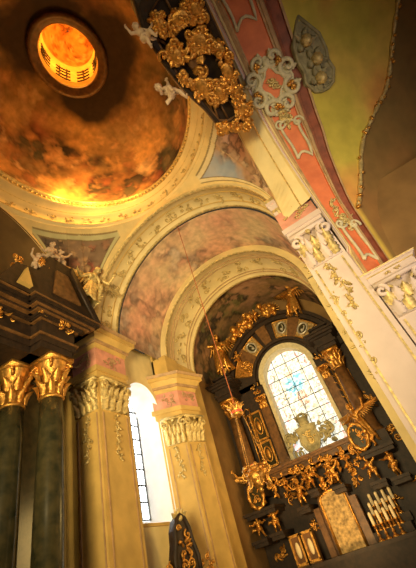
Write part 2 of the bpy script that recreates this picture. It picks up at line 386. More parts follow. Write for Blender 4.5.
def robe(J, material, root, H, top, bottom, r0, r1, seed=1, sway=(0, 0), open_=.0, name='robe'):
    """folded cloth from the waist down, thick and flaring"""
    R = random.Random(seed); ph = [R.uniform(0, 6.3) for _ in range(4)]
    def pt(u, v, th=0.):
        a = u*2*PI; z = top + (bottom - top)*v; r = r0 + (r1 - r0)*v**.8
        f = 1 + (.06 + .16*v)*(math.sin(5*a + ph[0] + v*1.5)*.6 + math.sin(9*a + ph[1] - v*2)*.4)
        z2 = z + .05*H*v*math.sin(3*a + ph[2])
        return V(((r*f - th)*math.cos(a)*1.08 + sway[0]*v, (r*f - th)*math.sin(a)*.9 + sway[1]*v, z2)) + V((J['P'].x, J['P'].y, 0))
    mb = MB(); rows = [[pt(i/48, j/10) for j in range(11)] + [pt(i/48, j/10, .02*H) for j in range(10, -1, -1)] for i in range(48)]
    mb.sweep(rows, 0, True); return child_of(mb.build(name, material, None, True), root)
def sash(J, material, root, H, seed=1):
    """a twisted cloth band around the hips with a flying end"""
    R = random.Random(seed); mb = MB(); P_ = J['P']; k = 20
    pts = [P_ + V((.125*H*math.cos(a), .1*H*math.sin(a), .02*H*math.sin(2*a) - .02*H)) for a in [2*PI*i/k for i in range(k + 1)]]
    s = R.choice((-1, 1)); pts += [P_ + V((s*.17*H, .06*H, -.05*H)), P_ + V((s*.25*H, .1*H, -.02*H)), P_ + V((s*.33*H, .09*H, -.1*H))]
    mb.tube(pts, [.04*H*(1 + .25*math.sin(i*2.1)) for i in range(len(pts) - 1)] + [.012*H], 8, 0, 1.4)
    return child_of(mb.build('sash', material, None, True), root)
def putto(label, loc, rz, H, material='gold', pose=0, group=None, wing=True, rot=None):
    poses = [dict(lh=(-.3, -.1, .78), rh=(.26, -.16, .5), lf=(-.1, .02, .03), rf=(.12, -.16, .12), turn=.4, lean=(.03, -.02)),
             dict(lh=(-.26, -.22, .55), rh=(.3, 0, .86), lf=(-.14, -.2, .2), rf=(.1, .06, .03), turn=-.4, lean=(-.04, -.03)),
             dict(lh=(-.32, .0, .6), rh=(.3, -.05, .62), lf=(-.12, -.3, .18), rf=(.13, -.28, .1), turn=.2, lean=(0, -.05)),
             dict(lh=(-.2, -.26, .62), rh=(.2, -.28, .66), lf=(-.09, .05, .03), rf=(.1, -.02, .05), turn=.0, lean=(0, -.03))]
    key = ('putto', pose, material, wing, round(H, 2))
    if key in PROTO:
        r = dup(PROTO[key], loc, rot or (0, 0, rz), label)
        if group: r['group'] = group
        return r
    root = thing('putto', label, 'statue', (0, 0, 0), group)
    b, J = body('body', material, H, child=True, **poses[pose]); child_of(b, root)
    hair(J, material, root, pose); sash(J, material, root, H, pose)
    if wing: wings(J, material, root, H*.5, .7, pose)
    root.location = loc; root.rotation_euler = rot or (0, 0, rz); PROTO[key] = root
    return root
PROTO = {}
def angel(label, loc, rz, H, pose=0, material='gold', rot=None, wing=.62, name='angel_statue'):
    poses = [dict(lh=(-.34, -.12, .92), rh=(.26, -.24, .66), lf=(-.07, .03, .03), rf=(.08, -.1, .06), turn=.5, lean=(.03, -.03)),
             dict(lh=(-.2, -.28, .6), rh=(.36, -.1, .9), lf=(-.1, -.12, .05), rf=(.07, .04, .03), turn=-.4, lean=(-.04, -.03)),
             dict(lh=(-.36, -.1, .66), rh=(.3, -.22, .78), lf=(-.16, .12, .12), rf=(.1, -.16, .14), turn=.2, lean=(.02, -.06))]
    root = thing(name, label, 'statue', (0, 0, 0))
    b, J = body('body', material, H, **poses[pose]); child_of(b, root)
    hair(J, material, root, pose + 5, True); robe(J, material, root, H, H*.6, H*.12, H*.095, H*.19, pose + 2, (.03*H*(1 - pose), .03*H))
    mb = MB(); Ch = J['Ch']                                # cloth band over one shoulder
    mb.tube([Ch + V((-.10, -.02, .07))*H, Ch + V((-.05, -.1, 0))*H, Ch + V((.05, -.1, -.1))*H, Ch + V((.1, -.03, -.17))*H, Ch + V((.05, .09, -.12))*H, Ch + V((-.07, .09, .02))*H, Ch + V((-.10, -.02, .07))*H], .028*H, 8)
    child_of(mb.build('mantle', material, None, True), root)
    if wing: wings(J, material, root, H*wing, .9, pose)
    root.location = loc; root.rotation_euler = rot or (0, 0, rz)
    return root

# ================================================================== THE SETTING
mb = MB(); mb.box(-13, 9.5, -8, 22, FZ - .2, FZ); struct(mb.build('floor', 'floor'), 'stone church floor below the picture', 'floor')

# ---- dome with its painted shell
A0, B0, ZR, ZL, RS = 4.6, 5.2, 15.4, 20.2, .275
def dome_pt(u, v):
    t = v*math.acos(RS); a = 2*PI*u; r = math.cos(t)
    return V((XC + A0*r*math.cos(a), YC + B0*r*math.sin(a), ZR + (ZL - ZR)*math.sin(t)/math.sin(math.acos(RS))))
PALD = [(.78, .36, .12), (.55, .23, .07), (.34, .17, .06), (.12, .07, .03), (.84, .50, .22), (.38, .10, .045), (.15, .12, .055), (.07, .04, .018)]
def dome_col(u, v, p):
    bg = mixc((.74, .36, .10), (.32, .14, .045), .5 + fb(p, .42)*1.6)
    c = crowd(p, 1.25, PALD, bg, .42 - abs(v - .2)*1.0, .6)
    c = mixc(c, crowd(p + V((11, 2, 4)), .55, PALD, c, .1, .5), .55)
    c = mixc(c, mixc(bg, (.64, .36, .12), .5 + fb(p + V((1, 8, 2)), .6)), max(0, min(.5, (v - .40)*2.5 - fb(p, .5))))
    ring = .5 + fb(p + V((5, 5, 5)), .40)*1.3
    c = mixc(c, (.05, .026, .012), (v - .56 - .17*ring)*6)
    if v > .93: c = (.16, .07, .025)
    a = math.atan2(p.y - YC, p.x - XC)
    dk = max(0, 1 - abs(a - .65)/.9)*max(0, 1 - abs(v - .35)/.5)          # darker olive zone on the altar side
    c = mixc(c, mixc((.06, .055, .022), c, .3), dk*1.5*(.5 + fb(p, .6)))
    return c
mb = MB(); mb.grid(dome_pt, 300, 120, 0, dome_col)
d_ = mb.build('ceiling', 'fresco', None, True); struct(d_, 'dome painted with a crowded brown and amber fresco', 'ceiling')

# ---- lantern on the dome
def ell(s, z, k=1.): return lambda a: V((XC + (A0*RS + s)*math.cos(a), YC + (B0*RS + s*k)*math.sin(a), z))
lan = thing('lantern', 'glowing oval lantern with grilled windows at the top of the dome', 'lantern', (XC, YC, ZL), None, 'structure')
N_ = 64
def ringrows(prof, n=N_): return [[ell(s, z)(2*PI*i/n) for s, z in prof] for i in range(n)]
mb = MB(); mb.sweep(ringrows([(.42, 19.95), (.36, 19.82), (.2, 19.86), (.12, 19.95), (.04, 19.96), (-.04, 20.02), (-.04, 20.2), (.05, 20.25)]), 0, True)
mb.build('oculus_moulding', 'brown', lan, True)
mb = MB(); mb.sweep(ringrows([(.0, 20.15), (.0, 20.7), (-.05, 20.74), (-.05, 20.8), (.0, 20.84), (.0, 22.7), (-.1, 22.75), (-.1, 22.9), (.02, 22.95)]), 0, True); mb.build('drum', 'lantern', lan, True)
mb = MB()
def lcap(u, v):
    a = 2*PI*u; r = math.cos(v*PI/2*.98); return V((XC + (A0*RS + .02)*r*math.cos(a), YC + (B0*RS + .02)*r*math.sin(a), 22.95 + 1.3*math.sin(v*PI/2)))
mb.grid(lcap, 64, 24, 0, lambda u, v, p: crowd(p, .3, [(.8, .4, .1), (.6, .25, .06), (.4, .16, .04), (.85, .55, .2)], (.75, .38, .10), 0.))
mb.build('painted_cap', 'fresco', lan, True)
for i in range(8):
    a = PI*2*i/8 + .30; w_ = .27
    fr = MB(); fn = lambda aa, z, s=-.03: ell(s, z)(aa)
    for z in (20.98, 21.4, 21.82, 22.2): fr.tube([fn(a - w_ + 2*w_*k/6, z) for k in range(7)], .035, 6)
    for q in (-.5, .5) if i % 2 else (0,): fr.tube([fn(a + q*w_, 20.9), fn(a + q*w_, 22.3)], .045, 6)
    fr.build('window_grille', 'black', lan)

# ---- cornice ring under the dome
def oring(d, z): return lambda a: V((XC + (A0 + d)*math.cos(a), YC + (B0 + d*.22)*math.sin(a), z))
cor = thing('cornice_ring', 'broad gilded oval cornice ring under the painted dome', 'cornice', (XC, YC, 14.5), None, 'structure')
def oring_rows(prof, n=128): return [[oring(d, z)(2*PI*i/n) for d, z in prof] for i in range(n)]
prof = [(.02, 15.48), (-.16, 15.46), (-.16, 15.36), (-.06, 15.34), (-.02, 15.16), (-.10, 15.14), (-.10, 15.06), (.0, 15.02), (.10, 14.90), (.24, 14.80), (.24, 14.74), (.30, 14.70), (.30, 14.62), (.40, 14.58), (.42, 14.16), (.34, 14.12), (.34, 14.04), (.46, 14.0), (.46, 13.85)]
mb = MB(); mb.sweep(oring_rows(prof), [1, 1, 1, 2, 1, 1, 0, 0, 0, 1, 0, 0, 0, 0, 1, 1, 0, 0], True); mb.build('moulding', ['cream', 'palegold', 'ochre'], cor, True)
mb = MB()
for i in range(150):
    a = 2*PI*i/150; p = oring(-.07, 15.25)(a); mb.ball(p, (.06, .06, .08), 6)
dn = mb.build('egg_and_dart', 'palegold', cor, True); dn['kind'] = 'stuff'
for i in range(40):
    a = 2*PI*(i + .5)/40
    if math.sin(a) < -.35: continue
    p = oring(.40, 14.37)(a); n_ = V((XC - p.x, YC - p.y, -.3)); t_ = V((-math.sin(a)*A0, math.cos(a)*B0, 0))
    ornament('gilt_scroll', frame(p, t_, n_), .62, .34, 300 + i, 'palegold', cor, 3, 4, .022)

# ---- curves that carry the vaults
Y1, Y2, Y3, Y4, YE = 9.58, 11.05, 14.2, 17.0, 20.9
R1, R2, SP = 4.42, 4.0, 9.2
RIM = [(1.2, 9.6, 5.4), (1.25, 9.68, 6.6), (1.28, 9.6, 7.8), (1.29, 9.39, 8.8), (1.29, 8.85, 10.2), (1.3, 8.31, 11.1), (1.32, 7.69, 11.8), (1.4, 6.98, 12.4), (1.5, 5.86, 13.0), (1.56, 4.3, 13.3)]
OUT = [(2.05, 10.4, 5.3), (2.15, 10.35, 6.4), (2.22, 10.2, 7.4), (2.3, 9.88, 8.4), (2.62, 9.2, 9.9), (2.85, 8.7, 10.6), (3.0, 8.3, 11.2), (3.3, 7.3, 12.2), (3.5, 6.15, 12.9), (3.6, 4.3, 13.2)]
BND = [(.20, 9.6, 8.8), (.30, 9.4, 9.9), (.33, 9.1, 10.5), (.36, 8.61, 11.3), (.44, 8.2, 12.3), (.65, 7.5, 13.1), (.76, 6.5, 13.6), (.86, 4.3, 13.95)]
def curve(L_, t):                        # smooth Catmull-Rom along the list, mirrored about y = YC beyond t = 1
    if t > 1: p = curve(L_, 2 - t); return V((p.x, 2*YC - p.y, p.z))
    n = len(L_) - 1; f = t*n; i = min(int(f), n - 1); f -= i
    g = lambda k: V(L_[k]) if 0 <= k <= n else (V((L_[n-1][0], 2*YC - L_[n-1][1], L_[n-1][2])) if k > n else V(L_[0])*2 - V(L_[1]))
    a, b, c, d = g(i - 1), g(i), g(i + 1), g(i + 2)
    return .5*((2*b) + (c - a)*f + (2*a - 5*b + 4*c - d)*f*f + (3*b - a - 3*c + d)*f*f*f)

# ---- pendentives between the ring and the arches
def bound(i):                             # boundary of the crossing, from the left transept crown round to the right crown
    if i < .30:
        t = i/.30; a = PI/2*(1 - t); return V((-9.25, YC + 4.6*math.cos(a), SP + 4.6*math.sin(a)))
    if i < .34: return V((-9.25 + (i - .30)/.04*.4, 8.9 + (i - .30)/.04*.68, SP))
    if i < .70:
        a = PI - PI*(i - .34)/.36; return V((XC + 4.55*math.cos(a), Y1, SP + 4.55*math.sin(a)))
    return curve(BND, (i - .70)/.30)
def ring_of(p): return oring(.46, 13.85)(math.atan2((p.y - YC)/B0, (p.x - XC)/A0))
def pend(i, v):
    b = bound(i); t = ring_of(b); p = t.lerp(b, v); d = (b - t).length
    o = V((p.x - XC, p.y - YC, 0)).normalized(); return p + o*d*.10*math.sin(PI*v)
PR = [(.55, .36, .22), (.42, .20, .11), (.62, .45, .30), (.30, .17, .09), (.50, .30, .22)]
def pend_col(i, v, p):
    b = bound(i); t = ring_of(b); d = (b - t).length; dT, dB = v*d, (1 - v)*d
    cream = (.74, .56, .24)
    if i < .06 or d < .9: return cream
    left = i < .5
    # distance to the middle of this pendentive along the boundary decides where its frame ends
    e = min(dT - .22, dB - (.35 if left else .16))
    if e < 0: return cream
    if e < .07: return (.30, .22, .09)
    if e < .26: return (.50, .46, .24) if left else (.72, .60, .34)
    if e < .31: return (.22, .15, .06)
    if left:
        return crowd(p, .55, [(.30, .14, .07), (.42, .12, .06), (.16, .09, .05), (.50, .30, .14), (.10, .07, .05)], (.24, .15, .085), .05)
    sky = mixc((.28, .34, .43), (.46, .45, .44), .5 + fb(p, .9))
    c = crowd(p, .5, PR, (.46, .28, .16), .1)
    return mixc(sky, c, (p.x + .62 + .5*fb(p, .8))*3.)
mb = MB(); mb.grid(lambda u, v: pend(u, v), 420, 120, 0, pend_col)
struct(mb.build('pendentive', 'paint', None, True), 'curved painted triangles carrying the dome over the altar-side piers', 'vault')
mb = MB(); mir = lambda p: V((p.x, 2*YC - p.y, p.z))
mb.grid(lambda u, v: mir(pend(u, v)), 80, 10, 0, lambda u, v, p: (.74, .56, .24))
struct(mb.build('pendentive', 'paint', None, True), 'plain cream triangles carrying the dome over the near piers', 'vault')

# ---- arches of the chancel
def arch(name, label, r, ya, yb, thick, mats, spring=SP, soff=None, n=48, floor_jamb=True):
    mb = MB(); rows = []
    for i in range(n + 1):
        a = PI*i/n; c, s_ = math.cos(a), math.sin(a)
        P_ = lambda rr, y: V((XC + rr*c, y, spring + rr*s_))
        rows.append([P_(r + thick, ya), P_(r + .06, ya), P_(r + .02, ya - .03), P_(r, ya + .02), P_(r, ya + .16), P_(r + .05, ya + .2), P_(r + .05, yb - .2), P_(r, yb - .16), P_(r, yb - .02), P_(r + .02, yb + .03), P_(r + thick, yb)])
    mb.sweep(rows, [0, 0, 1, 1, 0, 0, 0, 1, 1, 0]); return struct(mb.build(name, mats, None, True), label, 'arch')
a1 = arch('arch', 'wide cream arch nearest the dome, gilded scrolls on its underside', R1, Y1, Y2, .7, ['cream', 'palegold'])
a2 = arch('arch', 'inner cream arch framing the dark altar chancel', R2, Y3, Y4, .7, ['cream', 'palegold'])
for i in range(15):
    a = PI*(i + .5)/15; p = V((XC + (R1 + .04)*math.cos(a), (Y1 + Y2)/2, SP + (R1 + .04)*math.sin(a)))
    ornament('gilt_scroll', frame_raw(p, (0, 1, 0), (-math.cos(a), 0, -math.sin(a))), .62, .7, 40 + i, 'palegold', a1, 3, 4, .022)
for i in range(11):
    a = PI*(i + .5)/11; p = V((XC + (R2 + .04)*math.cos(a), (Y3 + Y4)/2, SP + (R2 + .04)*math.sin(a)))
    ornament('gilt_scroll', frame_raw(p, (0, 1, 0), (-math.cos(a), 0, -math.sin(a))), 1.5, .8, 60 + i, 'palegold', a2, 3, 5, .022)
for yy in (Y1 + .42, Y2 - .42):           # fillets along the soffit
    mb = MB(); mb.tube([(XC + (R1 + .03)*math.cos(PI*i/60), yy, SP + (R1 + .03)*math.sin(PI*i/60)) for i in range(61)], .022, 6); mb.build('fillet', 'ochre', a1, True)
for yy in (Y3 + .5, Y3 + .75, Y4 - .75, Y4 - .5):
    mb = MB(); mb.tube([(XC + (R2 + .03)*math.cos(PI*i/60), yy, SP + (R2 + .03)*math.sin(PI*i/60)) for i in range(61)], .03, 6); mb.build('fillet', 'tan', a2, True)

# ---- painted vault between the two arches, and the dark vault over the altar
RV = 4.34
def vault_col(u, v, p):
    bg = mixc((.70, .43, .25), (.62, .47, .26), .5 + fb(p, .5)); bg = mixc(bg, (.68, .34, .22), .2 + fb(p + V((9, 0, 0)), .4)*1.2)
    pal = [(.62, .36, .24), (.46, .27, .17), (.34, .22, .16), (.68, .48, .30), (.42, .36, .30), (.56, .28, .18), (.26, .18, .14)]
    c = crowd(p, .85, pal, bg, -.42 + .5*max(0, abs(v - .5)*2 - .5) + (.75 if u > .80 else 0) + .35*max(0, 1 - abs(u - .42)/.12), .35)
    return mixc(c, bg, .25)
mb = MB(); mb.grid(lambda u, v: (XC + RV*math.cos(PI*u), Y2 + (Y3 - Y2)*v, SP + RV*math.sin(PI*u)), 200, 60, 0, vault_col)
struct(mb.build('vault', 'fresco', None, True), 'barrel vault with a pink and brown fresco between the two arches', 'vault')
RA = 4.35
def apse_col(u, v, p):
    return crowd(p, .55, [(.20, .12, .05), (.30, .17, .07), (.11, .085, .035), (.40, .22, .12), (.16, .14, .05), (.07, .05, .03)], mixc((.22, .14, .055), (.36, .20, .11), .5 + fb(p, .6)), .1)
mb = MB(); mb.grid(lambda u, v: (XC + RA*math.cos(PI*u), Y4 + (YE - Y4)*v, SP + RA*math.sin(PI*u)), 160, 60, 0, apse_col)
struct(mb.build('vault', 'fresco', None, True), 'dark brown painted vault above the high altar', 'vault')

# ---- chancel walls
XL, XR = XC - 4.8, XC + 4.8               # bay side walls
wy0, wy1, wz0, wzs = 11.55, 13.80, 2.2, 6.66
wr = (wy1 - wy0)/2; wc = (wy0 + wy1)/2
def hole(x, y0, y1, z0, zs, n=24):
    r = (y1 - y0)/2; c = (y0 + y1)/2
    return [V((x, y0, z0))] + [V((x, c - r*math.cos(PI*i/n), zs + r*math.sin(PI*i/n))) for i in range(n + 1)] + [V((x, y1, z0))]
h0 = hole(XL, wy0, wy1, wz0, wzs); h1 = hole(XL - 1.15, wy0 + .1, wy1 - .32, wz0 + .35, wzs - .1)
mb = MB()
mb.box(XL - .4, XL, Y2 - .3, wy0, FZ, 9.6); mb.box(XL - .4, XL, wy1, Y3 + .2, FZ, 9.6); mb.box(XL - .4, XL, wy0, wy1, FZ, wz0)
rows = [[p, V((XL, p.y, 9.6))] for p in h0[1:-1]]; mb.sweep(rows)
struct(mb.build('wall_left', 'cream'), 'cream chancel wall on the left with the tall arched window', 'wall')
win = thing('window_1', 'tall round-arched side window with leaded panes in a white splayed niche', 'window', (XL, wc, wz0), None, 'structure')
mb = MB(); mb.sweep([[a, b] for a, b in zip(h0 + [h0[0]], h1 + [h1[0]])]); mb.build('reveal', 'reveal', win, True)
g = MB(); xg = XL - 1.1; gh = hole(xg, wy0 + .1, wy1 - .32, wz0 + .35, wzs - .1); g.add(gh, [tuple(range(len(gh)))]); g.build('glass_pane', 'daylight_glass', win)
mb = MB()
for k in range(9): z = wz0 + .35 + k*.62; mb.box(xg + .02, xg + .07, wy0 + .1, wy1 - .32, z, z + .05)
for k in range(8):
    y = wy0 + .15 + k*.255; mb.box(xg + .02, xg + (.07 if k % 2 else .04), y, y + (.035 if k % 2 else .018), wz0 + .35, wzs + .5)
for k in range(34):
    z = wz0 + .45 + k*.16; mb.box(xg + .02, xg + .035, wy0 + .1, wy1 - .32, z, z + .012)
mb.build('lattice', 'black', win)
mb = MB(); mb.box(XL - .38, XL - .36 + .42, wy0 + .02, wy1 - .02, wz0 - .1, wz0 + .0); mb.build('sill', 'ochre', win)
mb = MB(); mb.box(XR, XR + .4, Y2 - .3, Y3 + .2, FZ, 9.6); mb.box(XR - .35, XR + .1, Y3, Y4, FZ, 9.4); mb.box(XC + R2 + .02, XC + R2 + .6, Y3, Y4, FZ, SP + .05)
struct(mb.build('wall_right', 'cream'), 'cream chancel wall on the right behind the pier', 'wall')
mb = MB(); mb.box(XC - R2 - .9, XC - R2, Y3 + .75, Y4, FZ, SP + .05)
mb.box(-9.2, -8.25, 13.9, 15.0, 8.2, 9.3); mb.box(-9.4, -9.0, 13.9, 14.3, 8.2, 13)
struct(mb.build('wall_chancel', 'ochre'), 'golden wall of the inner arch left of the altar', 'wall')
for q in (XC - RA - .3, XC + RA):
    mb = MB(); mb.box(q, q + .3, Y4, YE, FZ, SP + .1); struct(mb.build('wall_apse', 'umber'), 'dark side wall on the ' + ('left' if q < XC else 'right') + ' of the altar space', 'wall')
mb = MB(); mb.box(XC - RA - .3, XC + RA + .3, YE, YE + .3, FZ, 14)
struct(mb.build('wall_back', 'umber'), 'dark wall behind the high altar', 'wall')

# ---- piers and pilasters
def stepped(mb, poly, z0, steps, mi=0):   # mouldings that grow outwards around a convex plan polygon (counter-clockwise)
    def grow(d):
        n = len(poly); out = []
        for i in range(n):
            a, b, c = V(poly[i-1]), V(poly[i]), V(poly[(i+1) % n])
            n1 = V(((b-a).y, -(b-a).x)).normalized(); n2 = V(((c-b).y, -(c-b).x)).normalized()
            m = (n1 + n2); m = m/(m.dot(m))*2; out.append(b + m*d*.5*(1) if False else b + m*d)
        return out
    z = z0
    for d0, d1, h, k in steps:
        a, b = grow(d0), grow(d1); n = len(a)
        vs = [V((p.x, p.y, z)) for p in a] + [V((p.x, p.y, z + h)) for p in b]
        mb.add(vs, [tuple(range(n))[::-1], tuple(range(n, 2*n))] + [(i, (i+1) % n, n + (i+1) % n, n + i) for i in range(n)], k); z += h
    return z
def pier(name, label, poly, zc0, zc1, ze, faces, mats, frieze='pink', capmat='palegold', drop=None, seed=0, over=1.):
    """shaft, capital on each visible face, and an entablature block"""
    cx = sum(p[0] for p in poly)/len(poly); cy = sum(p[1] for p in poly)/len(poly)
    root = thing(name, label, 'pier', (cx, cy, FZ), None, 'structure')
    mb = MB(); stepped(mb, poly, FZ, [(.12, .12, .5, 0), (0, 0, zc1 - FZ - .5, 0)]); mb.build('shaft', mats[0], root)
    for (i, a0, a1) in faces:
        a, b = V((*poly[i], 0)), V((*poly[(i+1) % len(poly)], 0)); d = (b - a).normalized(); n_ = V((d.y, -d.x, 0)); L_ = (b - a).length
        T = Matrix(((d.x, n_.x, 0, a.x), (d.y, n_.y, 0, a.y), (0, 0, 1, 0), (0, 0, 0, 1)))
        capital(L_*a0 + .03, L_*a1 - .03, zc0, zc1, 0, .2, None, T, 0, 2, 4, 1).build('capital', [capmat, 'palegold'], root, True)
        if drop: husk_drop(MB(), T, L_*(a0 + a1)/2, zc0 - .12, drop, seed + i, 0, 1.15).build('gilt_drop', 'palegold', root, True)
        # raised edge fillets on the shaft
        mb = MB()
        for q in (a0*L_ + .08, a1*L_ - .13): mb.box(q, q + .05, 0, .03, FZ + .6, zc0 - .1, 0, T)
        mb.build('fillet', mats[1], root)
    h = ze - zc1
    mb = MB(); z = stepped(mb, poly, zc1, [(.04, .04, h*.12, 0), (.10, .10, h*.10, 0)]); mb.build('architrave', mats[0], root)
    mb = MB(); z = stepped(mb, poly, z, [(.05, .05, h*.36, 0)]); fz = mb.build('frieze', frieze, root)
    for (i, a0, a1) in faces:
        a, b = V((*poly[i], 0)), V((*poly[(i+1) % len(poly)], 0)); d = (b - a).normalized(); n_ = V((d.y, -d.x, 0)); L_ = (b - a).length
        ornament('frieze_scroll', frame(a + d*L_*(a0 + a1)/2 + n_*.06 + V((0, 0, z - h*.18)), d, n_), L_*(a1 - a0)*.8, h*.3, 90 + seed + i, mats[1], fz, 4, 4, .022)
    mb = MB(); stepped(mb, poly, z, [(.08*over, .12*over, h*.08, 0), (.2*over, .2*over, h*.06, 1), (.2*over, .34*over, h*.10, 0), (.42*over, .42*over, h*.08, 0), (.46*over, .5*over, h*.06, 1), (.3*over, .2*over, h*.04, 0)]); mb.build('cornice', [mats[0], mats[1]], root)
    return root
pier('pier', 'cream corner pier at the dome left of the side window, gilt drop on its front', [(-9.85, 9.5), (-8.72, 9.5), (-8.72, 11.15), (-9.85, 11.15)], 5.75, 7.0, 9.25, [(0, 0, 1), (1, .05, .95)], ['ochre', 'tan'], 'pink', 'palegold', 1.5, 1)
pier('pier', 'cream canted pier between the side window and the altar', [(-9.2, 13.75), (-8.25, 14.35), (-7.95, 15.4), (-8.9, 15.7)], 5.0, 6.2, 8.35, [(0, .15, 1), (1, 0, 1)], ['ochre', 'tan'], 'pink', 'palegold', 1.3, 7)
pier('pier', 'pinkish white pier with gilt capital and drop, right of the altar', [(.0, 9.62), (1.2, 9.6), (1.2, 10.9), (.14, 11.0)], 6.45, 7.9, 10.15, [(0, 0.05, .95)], ['white', 'palegold'], 'pink', 'white', 1.7, 4, .28)
pier('pier', 'white pilaster with scrolled capital under the red arch', [(1.26, 9.75), (2.5, 9.75), (2.5, 11), (1.26, 11)], 3.9, 5.0, 5.45, [(0, 0.02, .98)], ['white', 'palegold'], 'white', 'white', None, 12, .35)
# wall strips left of the corner pier
mb = MB(); mb.box(-10.85, -10.32, 9.75, 10.2, FZ, 9.3); struct(mb.build('trim_1', 'ochre'), 'ochre wall strip left of the corner pier', 'wall strip')
mb = MB(); mb.box(-11.4, -9.8, 10.1, 10.4, FZ, 9.3); struct(mb.build('wall_transept', 'umber'), 'dark wall panel standing in for the shaded recess behind the left side altar', 'wall')  # dark colour stands in for the deep shade of the recess
mb = MB(); mb.box(-10.6, -10.25, 7.55, 7.95, FZ, 6.9); struct(mb.build('trim_2', 'ochre'), 'ochre wall strip behind the dark altar column', 'wall strip')
mb = MB(); mb.box(1.1, 11, 10.6, 10.9, FZ, 9); struct(mb.build('wall_transept', 'umber'), 'brown side wall of the right transept', 'wall')
mb = MB(); mb.box(10.2, 10.5, -3, 16, FZ, 18); struct(mb.build('wall_transept', 'umber'), 'brown end wall of the right transept', 'wall')
mb = MB(); mb.grid(lambda u, v: (-9.2 - 3*v, YC + 4.65*math.cos(PI*u), SP + 4.65*math.sin(PI*u)), 40, 4); struct(mb.build('vault', 'umber', None, True), 'shadowy vault of the left transept', 'vault')
mb = MB(); mb.box(-12.4, -12.1, -3, 10.2, FZ, 15); struct(mb.build('wall_transept', 'umber'), 'dark end wall of the left transept', 'wall')

# ---- red arch over the right transept
def red(t, w, lift=0.):
    a, b = curve(RIM, t), curve(OUT, t); p = a.lerp(b, w)
    return p
def red_n(t, w):
    e = .01; du = red(min(1.99, t + e), w) - red(max(0, t - e), w); dw = red(t, min(1, w + e)) - red(t, max(0, w - e))
    n_ = du.cross(dw).normalized()
    return n_ if n_.z < 0 else -n_
cuts = [(0, .0), (.0, .10), (.03, .10), (.045, .04), (.06, .04), (.065, .09), (.09, .09), (.10, .02), (.15, .05), (.17, .0), (.19, .0), (.64, .0), (.65, .05), (.68, .05), (.69, .09), (.74, .09), (.76, .02), (.80, .04), (.81, .0), (.95, .0), (.96, .07), (1.0, .07), (1.0, -.1)]
cm = [0, 0, 1, 0, 2, 2, 2, 3, 3, 3, 4, 4, 3, 3, 3, 3, 5, 5, 5, 5, 3, 3]
mb = MB(); nT = 90; rows = []
for i in range(nT + 1):
    t = 1.6*i/nT; rows.append([red(t, w) + red_n(t, w)*h for w, h in cuts])
mb.sweep(rows, cm)
ra = mb.build('arch', ['white', 'pink', 'cream', 'tan', 'red', 'maroon'], None, False); struct(ra, 'red marbled arch with white strapwork over the right transept', 'arch')
mb = MB(); rows = []
for i in range(61):
    f_ = i/60; a, b = curve(BND, 1.6*f_), curve(RIM, .34 + 1.26*f_); t = .34 + 1.26*f_; rows.append([a, a.lerp(b, .60) + V((0, -.03, .02)), a.lerp(b, .66) + V((-.02, -.06, -.04)), b + V((-.06, 0, -.02)), b + red_n(t, 0)*.1])
mb.sweep(rows, [0, 1, 0, 0]); struct(mb.build('arch_face', ['cream', 'palegold'], None, False), 'cream band along the dome side of the red arch', 'arch')
def red_T(t, w, h=.01):
    n_ = red_n(t, w); du = red(t + .01, w) - red(t - .01, w); return frame_raw(red(t, w) + n_*h, red(t, w + .01) - red(t, w - .01), n_)
def strap(t0, t1, w0, w1, seed, name, label):
    """white strapwork frame with curled ends and a gilt flower spray inside"""
    root = thing(name, label, 'relief', red(t0, w0))
    pts = []; n = 10
    for k in range(n + 1): pts.append((t0 + (t1 - t0)*k/n, w0 + .02*math.sin(PI*2*k/n)))
    for k in range(1, 5): pts.append((t1 + (t1 - t0)*.10*math.sin(PI*k/5), w0 + (w1 - w0)*k/5))
    for k in range(n + 1): pts.append((t1 - (t1 - t0)*k/n, w1 - .02*math.sin(PI*2*k/n)))
    for k in range(1, 5): pts.append((t0 + (t1 - t0)*.14*math.sin(PI*k/5), w1 - (w1 - w0)*k/5))
    pts.append(pts[0])
    P3 = [red(t, w) + red_n(t, w)*.04 for t, w in pts]
    mb = MB(); mb.tube(P3, .05, 7); mb.build('strap_band', 'stucco', root, True)
    mb = MB()
    for t, w, s in ((t1, w0, 1), (t1, w1, -1)):
        mb = MB(); T = red_T(t, w); mb.tube([T @ V((x, .05, z)) for x, z in spiral((0, 0), .2, 0, 1.2, s)], .045, 6); mb.build('curl', 'stucco', root, True)
    tm = (t0 + t1)/2
    sp = MB(); T = red_T(t1 + (t1 - t0)*.16, (w0 + w1)/2); scrollwork(sp, T, .6, .5, seed, 4, 0, .04, 8)
    husk_drop(sp, red_T(t1, (w0 + w1)/2), 0, .2, .5, seed); sp.build('gilt_spray', 'palegold', root, True)
    return root
strap(.46, .63, .26, .60, 3, 'strapwork_panel', 'white strapwork panel midway up the red arch')
strap(.06, .21, .30, .68, 5, 'strapwork_panel', 'white strapwork panel low on the red arch just above the scrolled capital')
strap(.93, 1.05, .22, .56, 8, 'strapwork_panel', 'white strapwork panel at the top of the red arch above the big stucco cartouche')
for i, n_ in enumerate(('strapwork_panel', 'strapwork_panel.001', 'strapwork_panel.002')):
    o = bpy.data.objects[n_]; o['label'] = ('white strapwork panel midway up the red arch, below the big cartouche', 'white strapwork panel low on the red arch above the scrolled capital', 'white strapwork panel topmost on the red arch, above the big cartouche')[i]
for i, (t, w, ln) in enumerate(((.30, .45, .6), (.70, .36, .5))):
    o = husk_drop(MB(), red_T(t, w), 0, .4, ln, 20 + i, 0, 1.).build('gilt_husk', 'palegold', ra, True)
